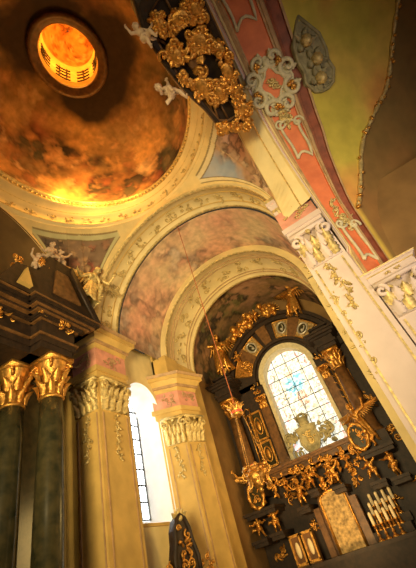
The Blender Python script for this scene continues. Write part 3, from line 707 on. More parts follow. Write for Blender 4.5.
def cartouche(T, w, h, seed):
    root = thing('stucco_cartouche', 'large pale scrolled stucco cartouche with a red centre on the red arch', 'relief', T.translation)
    mb = MB(); pts = [(.5*w*(.62 + .1*math.cos(4*a))*math.cos(a), .5*h*(.62 + .1*math.cos(4*a))*math.sin(a)) for a in [2*PI*i/40 for i in range(40)]]
    mb.prism(pts, -.02, .12, T); mb.build('backplate', 'stucco', root)
    mb = MB(); mb.prism([(x*.52, z*.56) for x, z in pts], .1, .15, T); ctr = mb.build('red_field', 'red', root)
    mb = MB(); mb.tube([T @ V((x*.56, .16, z*.6)) for x, z in pts + pts[:1]], .045, 7); mb.build('inner_frame', 'stucco', root, True)
    for k in range(8):
        a = PI/8 + k*PI/4; mb = MB(); c = (.5*w*.66*math.cos(a), .5*h*.66*math.sin(a)); s = 1 if k % 2 else -1
        sp = spiral(c, .20*w*.8, a + s*1.9, 1.25, s, 22)
        mb.tube([T @ V((x, .12 + .12*i/22, z)) for i, (x, z) in enumerate(sp)], [.085*(1.15 - .6*i/22) for i in range(23)], 8)
        leaf(mb, T @ Matrix.Translation((0, .1, 0)), (c[0]*.9, c[1]*.9), a + s*.5, .42, .12, .3); mb.build('scroll', 'stucco', root, True)
    for k in range(5):
        a = .4 + k*2*PI/5; mb = MB(); R = random.Random(seed + k); c = V((.5*w*.60*math.cos(a), 0, .5*h*.60*math.sin(a)))
        for q in range(7): mb.ball(T @ (c + V((R.uniform(-.09, .09), .2 + R.uniform(0, .07), R.uniform(-.09, .09)))), R.uniform(.05, .085), 7)
        leaf(mb, T @ Matrix.Translation((0, .18, 0)), (c.x, c.z), R.uniform(0, 6), .24, .07, .3); mb.build('gilt_rosette', 'gold', root, True)
    mb = MB(); scrollwork(mb, T @ Matrix.Translation((0, .16, 0)), .5, .6, seed, 3, 0, .035, 6); mb.build('gilt_flower', 'palegold', ctr, True)
    return root
cartouche(red_T(.775, .42), 2.05, 2.5, 5)

# ---- vault of the right transept
def tv(t, w):
    p = curve(OUT, t); return p + V((5.8*w, (p.y - YC)/5*3.4*w, .15*w + .75*math.sin(PI*min(1, w*1.2)*.5)))
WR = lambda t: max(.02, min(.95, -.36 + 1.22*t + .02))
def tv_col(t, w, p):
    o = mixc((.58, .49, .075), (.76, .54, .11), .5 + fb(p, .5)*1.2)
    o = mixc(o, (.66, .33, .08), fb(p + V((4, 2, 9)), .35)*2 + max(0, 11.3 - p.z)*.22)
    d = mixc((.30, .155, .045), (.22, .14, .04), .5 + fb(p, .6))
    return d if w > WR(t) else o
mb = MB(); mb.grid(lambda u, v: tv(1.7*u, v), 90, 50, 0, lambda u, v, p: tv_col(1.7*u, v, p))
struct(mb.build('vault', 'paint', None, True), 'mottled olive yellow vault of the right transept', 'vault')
rb = MB(); P_ = [tv(.30 + .66*i/40, WR(.30 + .66*i/40)) + V((0, -.03, -.05)) for i in range(41)]
rb.tube(P_, [.07 + .025*math.sin(i*2.4) for i in range(41)], 7)
rib = struct(rb.build('rib', 'palegold', None, True), 'knotted gilt rib across the transept vault', 'rib')
mb = MB(); R = random.Random(4)
for i in range(60):
    p = P_[R.randrange(41)]; mb.ball(p + V((R.uniform(-.09, .09), R.uniform(-.09, .05), R.uniform(-.1, .05))), R.uniform(.03, .075), 6)
mb.build('gilt_leaf', 'gold', rib, True)
def small_cartouche():
    o = tv(.795, .06); e = .02; n_ = (tv(.815, .06) - tv(.775, .06)).cross(tv(.795, .08) - tv(.795, .0)); n_ = n_ if n_.z < 0 else -n_
    T = frame_raw(o, tv(.795, .08) - tv(.795, 0), n_)
    if (T @ V((0, 0, 1))).y > o.y: T = T @ Matrix.Rotation(PI, 4, 'Y')
    root = thing('fruit_cartouche', 'grey green stucco cartouche with gilt fruit on the edge of the transept vault', 'relief', o)
    pts = [(.0, -1.35), (.28, -.95), (.55, -.55), (.60, 0), (.52, .35), (.62, .7), (.40, 1.1), (.15, 1.2), (-.15, 1.2), (-.40, 1.1), (-.62, .7), (-.52, .35), (-.60, 0), (-.55, -.55), (-.28, -.95)]
    mb = MB(); mb.prism([(-x, -z) for x, z in pts], -.05, .12, T); mb.build('backplate', 'greystucco', root, bevel=.03)
    mb = MB(); mb.tube([T @ V((-x*.95, .13, -z*.95)) for x, z in pts + pts[:1]], .06, 7); mb.build('rim', 'greystucco', root, True)
    for k, (x, z) in enumerate(((.05, -.75), (-.06, -.15), (.08, .5))):
        mb = MB(); mb.ball(T @ V((x, .22, z)), (.2, .2, .24), 10); mb.build('gilt_fruit', 'palegold', root, True)
        mb = MB()
        for q in range(5): leaf(mb, T @ Matrix.Translation((0, .12, 0)), (x, z), q*1.25 + k, .5, .13, .25)
        mb.build('acanthus_leaf', 'greystucco', root, True)
small_cartouche()

# ================================================================== THINGS
# ---- gilded canopy hung on the dome side of the red arch
can = thing('carved_canopy', 'dark wooden canopy with gilt scrolls seen from below beside the red arch', 'canopy', (.4, 4.8, 11))
OUTL = [(-.42, 3.0), (-.46, 3.9), (-.42, 4.6), (-.30, 5.2), (-.16, 5.75), (-.10, 6.3), (-.04, 6.75), (.30, 7.0), (.80, 7.05), (.98, 6.6), (1.1, 5.8), (1.2, 4.9), (1.24, 4.0), (1.28, 2.6), (.5, 2.2), (-.2, 2.4)]
def loop(k, z, c=(.35, 4.7)): return [V((c[0] + (x - c[0])*k, c[1] + (y - c[1])*k, z)) for x, y in OUTL]
mb = MB(); rows = [loop(*a) for a in ((.55, 11.25), (.80, 11.22), (.82, 11.05), (.93, 11.02), (.95, 11.0), (1.0, 11.03), (1.03, 11.15), (1.0, 11.28), (.97, 11.5), (1.0, 11.7), (1.0, 13.2))]
n = len(OUTL); vs = [p for r in rows for p in r]
mb.add(vs, [(i*n + k, i*n + (k + 1) % n, (i + 1)*n + (k + 1) % n, (i + 1)*n + k) for i in range(len(rows) - 1) for k in range(n)] + [tuple(range(n))])
mb.build('canopy_body', 'wood', can)
mb = MB(); q = loop(1.02, 11.08); mb.tube(q + q[:1], .028, 7); mb.build('gilt_rim', 'brown', can, True)
mb = MB(); q = loop(.81, 11.13); mb.tube(q + q[:1], .04, 7); mb.build('inner_rim', 'brown', can, True)
for k in range(n): mb = MB(); a, b = loop(.55, 11.2)[k], loop(.80, 11.16)[k]; mb.tube([a, b], .035, 6); mb.build('rib', 'brown', can, True)
mb = MB(); mb.ball((.29, 4.40, 11.1), (.20, .36, .12), 14); mb.build('oval_boss', 'brown', can, True)
for k, (x, y, w_, h_, an) in enumerate(((.66, 4.05, .75, 1.15, -.3), (-.05, 3.95, .6, .8, .3), (.12, 5.1, .7, 1.2, -.1), (.45, 5.55, .6, .9, -.5), (.95, 5.2, .55, 1.0, -.1), (.93, 5.85, .55, .9, .1), (.86, 6.45, .6, .8, 0), (1.05, 4.55, .4, .7, 0), (.5, 3.3, .9, .6, .2), (.02, 6.6, .5, .6, .2), (.72, 6.95, .6, .4, .6), (.34, 6.75, .5, .4, 0), (-.2, 4.6, .3, .6, 0), (.98, 3.4, .5, .7, 0), (.0, 3.1, .5, .6, .3))):
    T = frame_raw((x, y, 11.0), (1, 0, 0), (0, 0, -1)) @ Matrix.Rotation(an, 4, 'Y')
    mb = MB(); scrollwork(mb, T, w_, h_, 11 + k, 6, 0, .05, 26, 1.7); mb.ball(T @ V((0, .04, 0)), (.3*w_, .3*h_, .08), 10)
    mb.build('acanthus_carving', 'gold', can, True)
putto('pale cherub leaning out from the canopy rim, nearer the lantern', (-.36, 3.25, 10.4), .4, .95, 'figure', 0, 'pale cherubs on the canopy rim', False, (.3, -.5, .5))
putto('pale cherub clinging to the canopy rim above the blue fresco', (-.46, 4.75, 10.4), 0, 1.1, 'figure', 1, 'pale cherubs on the canopy rim', False, (.25, -.6, .2))

# ---- side altar at the left pier
sa = thing('side_altar', 'dark marble side altar with gilt capitals at the left pier', 'altar', (-8.8, 7.2, FZ))
mb = MB(); mb.box(-10.3, -8.05, 4.6, 8.0, FZ, -.2); mb.box(-10.2, -8.15, 4.7, 7.9, -.2, .3); mb.build('pedestal', 'marble', sa)
mb = MB(); mb.box(-10.6, -9.75, 4.4, 8.3, .3, 7.1); mb.build('back_panel', 'marble', sa)
for (cx, cy) in ((-8.62, 7.36), (-9.6, 6.75)):
    mb = MB(); mb.lathe([(.50, .3), (.50, .45), (.44, .5), (.47, .6), (.40, .68), (.39, 2.4), (.36, 4.6), (.335, 5.55)], (cx, cy, 0), 28); cs = mb.build('column', 'marble', sa, True)
    mb = MB(); mb.lathe([(.34, 5.5), (.38, 5.55), (.33, 5.62), (.34, 6.2), (.46, 6.7), (.5, 6.75)], (cx, cy, 0), 20)
    for row in range(2):
        for k in range(8):
            a = 2*PI*(k + .5*row)/8; n_ = V((math.cos(a), math.sin(a), 0)); T = frame(V((cx, cy, 0)) + n_*(.33 + .04*row), V((-n_.y, n_.x, 0)), n_)
            leaf(mb, T, (0, 5.6 + row*.36), PI/2, .52, .13, .4)
    for k in range(4):
        a = PI/4 + k*PI/2; n_ = V((math.cos(a), math.sin(a), 0)); T = frame_raw(V((cx, cy, 6.6)) + n_*.42, n_, V((-n_.y, n_.x, 0)))
        mb.tube([T @ V((x, .0, z)) for x, z in spiral((0, 0), .17, 0, 1.4, 1)], .055, 6)
    mb.box(cx - .48, cx + .48, cy - .48, cy + .48, 6.78, 6.92); mb.build('capital', 'gold', cs, True)
def blockring(mb, x1, y0, y1, z0, z1, x0=-10.6, mi=0): mb.box(x0, x1, y0, y1, z0, z1, mi)
mb = MB(); z = 6.92
for d, h, mi_ in ((0, .22, 0), (.06, .22, 0), (.12, .08, 1), (.04, .50, 0), (.12, .06, 1), (.18, .06, 0), (.22, .10, 0), (.34, .06, 1), (.36, .07, 0), (.46, .07, 1), (.48, .09, 0), (.56, .14, 0), (.62, .05, 1)):
    mb.box(-10.6, -8.62 + d, 4.3 - d, 7.75 + d*1.9, z, z + h, mi_); mb.box(-10.6, -8.12 + d*.6, 6.5 - d, 7.75 + d*1.9, z, z + h, mi_); z += h
mb.build('entablature', ['wood', 'brown'], sa)  # brown on the thin strips paints in light caught by moulding edges
TP = Matrix(((0, 1, 0, 0), (1, 0, 0, 0), (0, 0, 1, 0), (0, 0, 0, 1)))          # polygon in the yz plane, depth along x
ped = [(4.9, 8.85), (9.0, 8.95), (7.75, 11.1), (6.75, 11.1), (6.35, 10.1), (5.5, 9.9)]
pc = (7.2, 9.8)
mb = MB()
for k_, xf in ((.86, -8.9), (1.0, -8.6), (1.05, -8.45), (.98, -8.3), (1.06, -8.12)): mb.prism([(pc[0] + (y - pc[0])*k_, pc[1] + (q - pc[1])*k_) for y, q in ped], -10.4, xf, TP)
mb.build('pediment', 'wood', sa)
mb = MB(); mb.prism([(6.9, 9.35), (8.2, 9.4), (7.55, 10.55), (7.0, 10.55)], -8.2, -8.02, TP); mb.build('pediment_panel', 'brown', sa, bevel=.04)
for k in range(4):
    o_ = .16*k; mb = MB(); a_, b_ = V((-8.06 + .08*k, 9.08 - .02*k + .12, 8.9 + .0*k)), V((-8.06 + .08*k, 7.75, 11.15))
    d_ = (b_ - a_).normalized(); q = V((0, d_.z, -d_.y))*(-.18*k); mb.tube([a_ + q, b_ + q - d_*.12*k], .055, 6); mb.build('raking_moulding', 'wood', sa, True)
for k, (x, y, zz, w_, h_) in enumerate(((-8.02, 7.4, 7.95, .9, .5), (-8.5, 5.4, 7.9, 1.1, .5), (-8.6, 6.4, 9.6, 1.1, .6), (-8.3, 5.75, 10.05, 1.0, .7), (-8.05, 6.55, 8.25, .7, .4), (-8.2, 6.5, 10.6, .6, .6))):
    ornament('gilt_scroll', frame((x, y, zz), (0, 1, 0), (1, 0, 0)), w_, h_, 150 + k, 'gold', sa, 4, 6, .035)
mb = MB(); pts = [(0, 0), (.5, 0), (.25, .75)]; mb.prism(pts, 0, .2, frame((-8.14, 5.95, 9.0), (0, 1, 0), (1, 0, 0))); mb.build('ochre_finial', 'ochre', sa)
putto('pale cherub sitting highest on the left side altar', (-8.35, 7.0, 11.08), PI/2 - .3, 1.25, 'figure', 2, 'cherubs on the left side altar', False)
putto('pale cherub beside the highest one on the left side altar', (-8.35, 7.5, 11.1), PI/2 - .5, 1.15, 'figure', 1, 'cherubs on the left side altar', False)
putto('pale cherub at the far left end of the side altar top', (-8.4, 6.35, 10.15), PI/2 + .2, 1.15, 'figure', 0, 'cherubs on the left side altar', False)
angel('gilt angel leaning on the side altar slope against the painted left triangle', (-8.2, 8.75, 9.75), PI*.42, 2.3, 2, 'palegold', (0, .18, PI*.42))
mb = MB()
# ---- sanctuary lamp
lamp = thing('sanctuary_lamp', 'gilt sanctuary lamp with a red light hung on a long cord', 'lamp', (XC, 11.0, 13.6))
mb = MB(); mb.tube([(XC, 11.0, 13.65), (XC, 11, 4.2)], .016, 6); mb.build('cord', 'rope', lamp)
mb = MB(); mb.lathe([(.02, 4.3), (.06, 4.25), (.05, 4.1), (.16, 4.02), (.22, 3.92), (.12, 3.86), (.04, 3.8)], (XC, 11, 0), 16)
for k in range(8):
    a = PI*k/4; n_ = V((math.cos(a), math.sin(a), 0)); leaf(mb, frame(V((XC, 11, 0)) + n_*.1, V((-n_.y, n_.x, 0)), n_), (0, 3.95), PI/2, .34, .1, .6)
cr = mb.build('crown', 'gold', lamp, True)
mb = MB(); mb.ball((XC, 11, 4.0), (.2, .2, .11), 10); mb.build('red_rosette', 'redglass', cr, True)
for k in range(3):
    a = 2*PI*k/3 + .5; mb = MB()
    p0, p1 = V((XC + .16*math.cos(a), 11 + .16*math.sin(a), 3.9)), V((XC + .38*math.cos(a), 11 + .38*math.sin(a), 2.25))
    for i in range(26): mb.ball(p0.lerp(p1, i/25), (.012, .012, .035), 5)
    mb.tube([p0, p1], .007, 5); mb.build('chain', 'gold', lamp, True)
mb = MB(); mb.lathe([(.03, 1.62), (.07, 1.67), (.04, 1.72), (.1, 1.77), (.26, 1.9), (.32, 2.04), (.30, 2.16), (.2, 2.22), (.22, 2.3), (.28, 2.33)], (XC, 11, 0), 22)
for k in range(6):
    a = PI*k/3; n_ = V((math.cos(a), math.sin(a), 0)); T = frame(V((XC, 11, 2.08)) + n_*.29, V((-n_.y, n_.x, 0)), n_)
    mb.tube([T @ V((.0, .0 + x, z)) for x, z in spiral((.06, .05), .13, PI/2, 1.2, -1)], .03, 6); leaf(mb, T, (0, -.1), -PI/2, .3, .1, .2); mb.ball(T @ V((0, .06, .22)), .07, 7)
mb.build('bowl', 'gold', lamp, True)
mb = MB(); mb.lathe([(.08, 2.2), (.10, 2.32), (.10, 2.38)], (XC, 11, 0), 14); mb.build('light_glass', 'redglass', lamp, True)

# ---- dark altar top under the side window
sw = thing('small_altar', 'small dark altar with gilt crest standing below the side window', 'altar', (-8.3, 12.2, FZ))
mb = MB(); mb.box(-9.0, -7.7, 11.3, 13.1, FZ, .2); mb.box(-9.0, -7.6, 11.2, 13.2, .2, .35); mb.build('base', 'wood', sw)
T = frame((-8.0, 12.2, 0), (0, 1, 0), (1, -.3, 0))
mb = MB(); pr = [(-.48, .35), (-.50, .9), (-.36, 1.35), (-.32, 1.7), (-.18, 2.0), (0, 2.12), (.18, 2.0), (.32, 1.7), (.36, 1.35), (.50, .9), (.48, .35)]
mb.prism(pr, -.3, .05, T); mb.build('crest_panel', 'wood', sw, bevel=.02)
mb = MB(); mb.tube([T @ V((x*1.0, .06, z)) for x, z in pr], .07, 7); mb.build('scroll_edge', 'wood', sw, True)
ornament('gilt_carving', T @ Matrix.Translation((0, .06, 1.2)), .6, 1.4, 77, 'gold', sw, 6, 10, .035)
mb = MB()
for a in (-.9, -.45, 0, .45, .9): leaf(mb, T, (.05*a, 1.98), PI/2 - a, .42, .09, .2)
mb.ball(T @ V((0, .05, 2.03)), .1, 8); mb.build('gilt_finial', 'palegold', sw, True)
for s in (-1, 1): ornament('gilt_foliage', T @ Matrix.Translation((s*.85, .02, .65)), .5, .6, 80 + s, 'gold', sw, 3, 8, .03)

# ---- high altar
XA, YA, ZC = -4.05, 20.0, 8.1
ha = thing('high_altar', 'towering dark high altar with gilt columns framing the stained window', 'altar', (XA, YA, FZ))
mb = MB(); mb.box(XC - RA + .05, XA - 1.5, YA, YE, FZ, ZC + .3); mb.box(XA + 1.5, XC + RA - .05, YA, YE, FZ, ZC + .3); mb.box(XA - 1.5, XA + 1.5, YA, YE, FZ, 3.6)
def annulus(mb, r0, r1, y0, y1, a0=0., a1=PI, n=48, c=(XA, ZC), mi=0):
    rows = []
    for i in range(n + 1):
        a = a0 + (a1 - a0)*i/n; q = lambda r, y: V((c[0] + r*math.cos(a), y, c[1] + r*math.sin(a)))
        rows.append([q(r0, y1), q(r0, y0), q(r1, y0), q(r1, y1), q(r0, y1)])
    mb.sweep(rows, mi)
    for r in (rows[0], rows[-1]): mb.add(r[:4], [(0, 1, 2, 3)], mi)
annulus(mb, 1.5, 3.55, YA, YE); mb.build('retable', 'wood', ha)
mb = MB(); annulus(mb, 3.35, 3.6, YA - .22, YA); annulus(mb, 3.6, 3.8, YA - .42, YA + .1); annulus(mb, 1.95, 2.1, YA - .2, YA); mb.build('arch_cornice', 'wood', ha)
mb = MB(); annulus(mb, 1.46, 1.75, YA - .12, YE - .1); annulus(mb, 1.42, 1.5, YA - .16, YA); mb.build('window_arch', 'stucco', ha)
for s in (-1, 1): mb = MB(); mb.box(min(XA + s*1.46, XA + s*1.66), max(XA + s*1.46, XA + s*1.66), YA - .1, YE - .1, 3.6, ZC); mb.build('window_jamb', 'stucco', ha)
def sector(mb, r0, r1, am, da, y0, y1, mi=0): annulus(mb, r0, r1, y0, y1, am - da, am + da, 10, mi=mi)
R_ = math.radians
for k, am in enumerate((150, 121, 72, 44, 22)):
    mb = MB(); sector(mb, 2.15, 3.28, R_(am), R_(11.5), YA - .14, YA); p = mb.build('gilt_panel', 'picture' if k != 0 else 'gold', ha)
    c = V((XA + 2.72*math.cos(R_(am)), YA - .18, ZC + 2.72*math.sin(R_(am)))); T = frame_raw(c, (math.sin(R_(am)), 0, -math.cos(R_(am))), (0, -1, 0))
    if k:
        mb = MB(); mb.prism([(.26*math.cos(a), .34*math.sin(a)) for a in [2*PI*i/28 for i in range(28)]], -.02, .05, T); ov = mb.build('oval_medallion', 'marble', p)
        mb = MB(); mb.tube([T @ V((.27*math.cos(a), .06, .35*math.sin(a))) for a in [2*PI*i/28 for i in range(29)]], .055, 7); mb.build('silver_ring', 'silver', p, True)
        mb = MB(); mb.tube([T @ V((.08*math.sin(a), .05, .2*math.cos(a))) for a in [PI*i/8 for i in range(9)]], .04, 6); mb.ball(T @ V((0, .06, .1)), .08, 8); mb.build('painted_bust', 'silver', p, True)
    else: ornament('carving', T, .9, .9, 33, 'gold', p, 4, 8, .05)
    rows = []
    mb = MB(); cor_ = [(2.18, -11), (3.25, -11), (3.25, 11), (2.18, 11), (2.18, -11)]; pts = []
    for (ra_, aa), (rb_, ab) in zip(cor_, cor_[1:]):
        for i in range(6): f_ = i/6; r_ = ra_ + (rb_ - ra_)*f_; a_ = R_(am + aa + (ab - aa)*f_); pts.append((XA + r_*math.cos(a_), YA - .16, ZC + r_*math.sin(a_)))
    mb.tube(pts + pts[:1], .04, 6); mb.build('panel_edge', 'gold', p, True)
for am in (98, 135, 58):
    mb = MB(); sector(mb, 2.12, 3.4, R_(am), R_(6.5), YA - .2, YA); mb.build('radial_strip', 'brown', ha)
# pilasters, framed panels and columns
for s in (-1, 1):
    xs = lambda a, b: (XA + s*a, XA + s*b) if s > 0 else (XA - b, XA - a)
    x0, x1 = xs(1.72, 2.2)
    mb = MB(); mb.box(x0, x1, YA - .28, YA, 3.6, 6.7); mb.box(x0 - .06, x1 + .06, YA - .34, YA, 3.6, 3.95); pil = mb.build('pilaster', 'brown', ha)
    capital(x0, x1, 6.7, 7.4, 0, .2, None, frame_raw((0, YA - .28, 0), (1, 0, 0), (0, -1, 0)) @ Matrix.Scale(-1, 4, (0, 0, 1)) if False else Matrix(((1, 0, 0, 0), (0, -1, 0, YA - .28), (0, 0, 1, 0), (0, 0, 0, 1))), 0, 1, 3).build('pilaster_capital', 'gold', pil, True)
    x0, x1 = xs(2.38, 3.05)
    for z0, z1 in ((3.85, 5.1), (5.25, 6.75)):
        mb = MB(); mb.box(x0, x1, YA - .1, YA, z0, z1); fp = mb.build('framed_panel', 'marble', ha)
        mb = MB()
        for a, b, c, d in ((x0 - .05, x0 + .05, z0, z1), (x1 - .05, x1 + .05, z0, z1), (x0, x1, z0 - .05, z0 + .05), (x0, x1, z1 - .05, z1 + .05)): mb.box(a, b, YA - .17, YA - .05, c, d)
        mb.build('panel_frame', 'gold', fp)
        cx, cz = (x0 + x1)/2, (z0 + z1)/2; mb = MB()
        mb.tube([(cx + .2*math.cos(a), YA - .13, cz + (z1 - z0)*.3*math.sin(a)) for a in [2*PI*i/24 for i in range(25)]], .04, 6); mb.ball((cx, YA - .1, cz), (.12, .06, .26), 10); mb.build('oval_boss', 'gold', fp, True)
    cx = XA + s*3.0 + (-.3 if s < 0 else .0); cy = YA - .75; cx = XA + s*(2.78 if s > 0 else 3.72)
    mb = MB(); mb.box(cx - .5, cx + .5, cy - .45, YA, 2.6, 3.3); mb.build('column_pedestal', 'wood', ha)
    mb = MB(); mb.lathe([(.46, 3.3), (.46, 3.42), (.38, 3.5), (.41, 3.58), (.35, 3.66), (.34, 5.2), (.29, 6.75)], (cx, cy, 0), 24); col = mb.build('column', 'brown', ha, True)
    mb = MB(); mb.lathe([(.29, 6.7), (.33, 6.75), (.29, 6.8), (.31, 7.2), (.44, 7.6)], (cx, cy, 0), 16)
    for row in range(2):
        for k in range(8):
            a = 2*PI*(k + .5*row)/8; n_ = V((math.cos(a), math.sin(a), 0)); leaf(mb, frame(V((cx, cy, 0)) + n_*(.29 + .04*row), V((-n_.y, n_.x, 0)), n_), (0, 6.8 + row*.34), PI/2, .5, .13, .45)
    for k in range(4):
        a = PI/4 + k*PI/2; n_ = V((math.cos(a), math.sin(a), 0)); T = frame_raw(V((cx, cy, 7.55)) + n_*.4, n_, V((-n_.y, n_.x, 0))); mb.tube([T @ V((x, 0, z)) for x, z in spiral((0, 0), .17, 0, 1.4, 1)], .055, 6)
    mb.box(cx - .44, cx + .44, cy - .44, cy + .44, 7.66, 7.8); mb.build('column_capital', 'gold', col, True)
    mb = MB()                                                                # gilt openwork strip beside the column
    gx = cx - s*.62
    for q in (-.17, .17): mb.tube([(gx + q, YA - .2, 3.7), (gx + q, YA - .2, 7.1)], .035, 6)
    for k in range(9):
        z = 3.8 + k*.4; mb.tube([(gx - .17, YA - .2, z), (gx, YA - .26, z + .14), (gx + .17, YA - .2, z)], .03, 6)
    mb.build('openwork_strip', 'gold', ha, True)
    mb = MB(); z = 7.8
    for d, h in ((0, .2), (.1, .15), (.02, .3), (.14, .12), (.28, .14), (.38, .1)): mb.box(cx - .5 - d, cx + .5 + d, cy - .5 - d, YA, z, z + h); z += h
    for d, h in ((-.05, .35), (.08, .12)): mb.box(cx - .45 - d, cx + .45 + d, cy - .3 - d, YA, z, z + h); z += h
    mb.build('entablature_block', 'wood', ha)
# ledge under the window, with gilt foliage hanging from it
mb = MB()
for d, h in ((0, .12), (.08, .1), (.0, .18), (.12, .1), (.22, .1)): mb.box(XA - 2.95 - d, XA + 1.75 + d, YA - .75 - d, YA, 3.0 + sum((.12, .1, .18, .1, .1)[:[0, .08, .0, .12, .22].index(d)]), 3.0 + sum((.12, .1, .18, .1, .1)[:[0, .08, .0, .12, .22].index(d)]) + h)
mb.box(XA - 2.95, XA + 1.75, YA - .7, YA, 2.95, 3.5); mb.build('window_ledge', 'brown', ha)
for k in range(9):
    x = XA - 2.8 + k*.55
    mb = MB(); scrollwork(mb, Matrix(((1, 0, 0, x), (0, -1, 0, YA - .82), (0, 0, 1, 3.05), (0, 0, 0, 1))), .6, .6, 200 + k, 3, 0, .045, 6); husk_drop(mb, Matrix(((1, 0, 0, x), (0, -1, 0, YA - .78), (0, 0, 1, 2.9), (0, 0, 0, 1))), 0, 0, .35 + .3*(k % 2), k, 0, 1.4); mb.build('gilt_garland', 'gold', ha, True)
for k, (x, z, w_, h_) in enumerate(((-6.3, 2.4, .8, .8), (-2.9, 2.45, .7, .7), (-7.9, .4, .8, .7), (-6.9, .35, .6, .6), (-5.75, .9, .6, .5), (-2.0, .75, .9, .5), (-.75, 1.0, .6, .8), (-.7, 3.2, .7, .9), (-.75, 4.9, .6, 1.2), (-8.1, 6.6, .5, 1.4), (-8.2, 8.6, .6, .9), (-6.2, 8.0, .6, .7), (-2.0, 8.1, .5, .6), (-3.1, 1.95, .6, .5))):
    ornament('gilt_carving', Matrix(((1, 0, 0, x), (0, -1, 0, YA - .02), (0, 0, 1, z), (0, 0, 0, 1))), w_, h_, 500 + k, 'gold', ha, 4, 8, .04)
# coat of arms in front of the window foot
T = Matrix(((1, 0, 0, -4.25), (0, -1, 0, YA - .55), (0, 0, 1, 4.35), (0, 0, 0, 1)))
crest = thing('crest_of_arms', 'grey gold carved crest with crown standing before the foot of the stained window', 'carving', (-4.25, YA - .55, 3.6))
mb = MB(); sh = [(0, -.72), (.3, -.55), (.46, -.2), (.42, .2), (.5, .45), (.2, .5), (0, .58), (-.2, .5), (-.5, .45), (-.42, .2), (-.46, -.2), (-.3, -.55)]
mb.prism(sh, -.1, .1, T); mb.build('shield', 'greystucco', crest, bevel=.03)
ornament('gilt_charge', T @ Matrix.Translation((0, .1, 0)), .6, .9, 12, 'palegold', crest, 4, 6, .04)
mb = MB(); mb.tube([T @ V((x*1.05, .08, z*1.05)) for x, z in sh + sh[:1]], .07, 7); mb.build('shield_frame', 'greystucco', crest, True)
mb = MB(); mb.lathe([(.28, .6), (.3, .7), (.26, .74), (.34, .95)], (0, 0, 0), 16, 0, T @ Matrix(((1, 0, 0, 0), (0, 1, 0, 0), (0, 0, 1, 0), (0, 0, 0, 1))))
for k in range(7): mb.ball(T @ V((.32*math.cos(k*.9), .32*math.sin(k*.9), 1.0)), .07, 7)
mb.tube([T @ V((.3*math.cos(a), 0, .9 + .28*math.sin(a))) for a in [PI*i/10 for i in range(11)]], .05, 6); mb.build('crown', 'greystucco', crest, True)
for s in (-1, 1): ornament('supporter_scroll', T @ Matrix.Translation((s*.85, 0, -.1)), .95, 1.3, 60 + s, 'greystucco', crest, 5, 10, .07)
# tabernacle with its tall gilt panel, mensa, and niche
mb = MB(); mb.box(XA - 3.6, XA + 3.2, YA - 1.6, YA, FZ, -.55); mb.box(XA - 3.75, XA + 3.35, YA - 1.75, YA, -.55, -.4); mb.build('altar_table', 'wood', ha)
tb = thing('tabernacle', 'tall arched gilt brocade panel in a brown frame at the altar centre', 'tabernacle', (-4.35, YA - .8, -.4))
pr = [(-.55, -.4), (-.55, 1.55)] + [(-.55*math.cos(PI*i/12), 1.55 + .3*math.sin(PI*i/12)) for i in range(1, 12)] + [(.55, 1.55), (.55, -.4)]
TT = Matrix(((1, 0, 0, -4.35), (0, -1, 0, YA - .8), (0, 0, 1, 0), (0, 0, 0, 1)))
mb = MB(); mb.prism([(x*1.3, z*1.06 + .0) for x, z in pr], -.8, -.02, TT); mb.build('case', 'brown', tb)
mb = MB(); mb.prism(pr, -.05, .04, TT); mb.build('gilt_panel', 'picture', tb)
mb = MB(); mb.tube([TT @ V((x*1.08, .04, z*1.02)) for x, z in pr], .06, 7); mb.build('panel_frame', 'gold', tb, True)
for q in (-5.35, -3.6): mb = MB(); mb.box(q, q + .28, YA - 1.0, YA - .7, -.4, 1.4); mb.build('side_post', 'brown', tb)
mb = MB(); scrollwork(mb, TT @ Matrix.Translation((0, .05, 2.15)), 1.0, .5, 71, 4, 0, .05, 8); mb.ball(TT @ V((-.1, .1, 2.4)), .14, 8); mb.build('gilt_crest', 'gold', tb, True)
# framed reliquaries on the left of the table
for k, (x, lab) in enumerate(((-6.55, 'small gilt framed reliquary on the altar table, left of the next'), (-5.95, 'small gilt framed reliquary on the altar table, nearest the tabernacle'))):
    rq = thing('reliquary', lab, 'reliquary', (x, YA - 1.1, -.4), 'reliquaries on the altar table')
    mb = MB(); mb.box(x - .24, x + .24, YA - 1.25, YA - .95, -.4, .75); mb.build('case', 'brown', rq)
    mb = MB()
    for a, b, c, d in ((-.26, -.18, -.3, .75), (.18, .26, -.3, .75), (-.26, .26, .68, .78), (-.26, .26, -.35, -.25)): mb.box(x + a, x + b, YA - 1.32, YA - 1.2, c, d)
    mb.build('frame', 'gold', rq); mb = MB(); mb.ball((x, YA - 1.24, .2), (.12, .06, .3), 8); mb.build('relic', 'wax', rq, True)
# candlesticks with candles
def candlestick():
    r = thing('candlestick', 'x', 'candlestick', (0, 0, 0), 'gilt candlesticks on the altar table')
    mb = MB(); mb.lathe([(.13, 0), (.13, .04), (.06, .08), (.035, .14), (.07, .2), (.035, .27), (.03, .4), (.06, .46), (.03, .5), (.10, .54), (.10, .57)], (0, 0, 0), 14); o = mb.build('stem', 'gold'); child_of(o, r)
    mb = MB(); mb.lathe([(.065, .55), (.065, .98), (.025, 1.02)], (0, 0, 0), 12); o = mb.build('candle', 'wax'); child_of(o, r)
    return r
cs0 = None; rk = ('front', 'back'); k = 0
for row in range(3):
    for i in range(4):
        x = -3.05 + i*.30 + row*.1; y = YA - 1.4 + row*.42; z = -.4 + row*.32
        side = ('leftmost', 'second from left', 'third from left', 'rightmost')[i] + ' candle and candlestick in the ' + ('front', 'middle', 'back')[row] + ' row beside the tabernacle'
        if cs0 is None: cs0 = candlestick(); cs0.location = (x, y, z); cs0['label'] = side
        else: dup(cs0, (x, y, z), None, side)
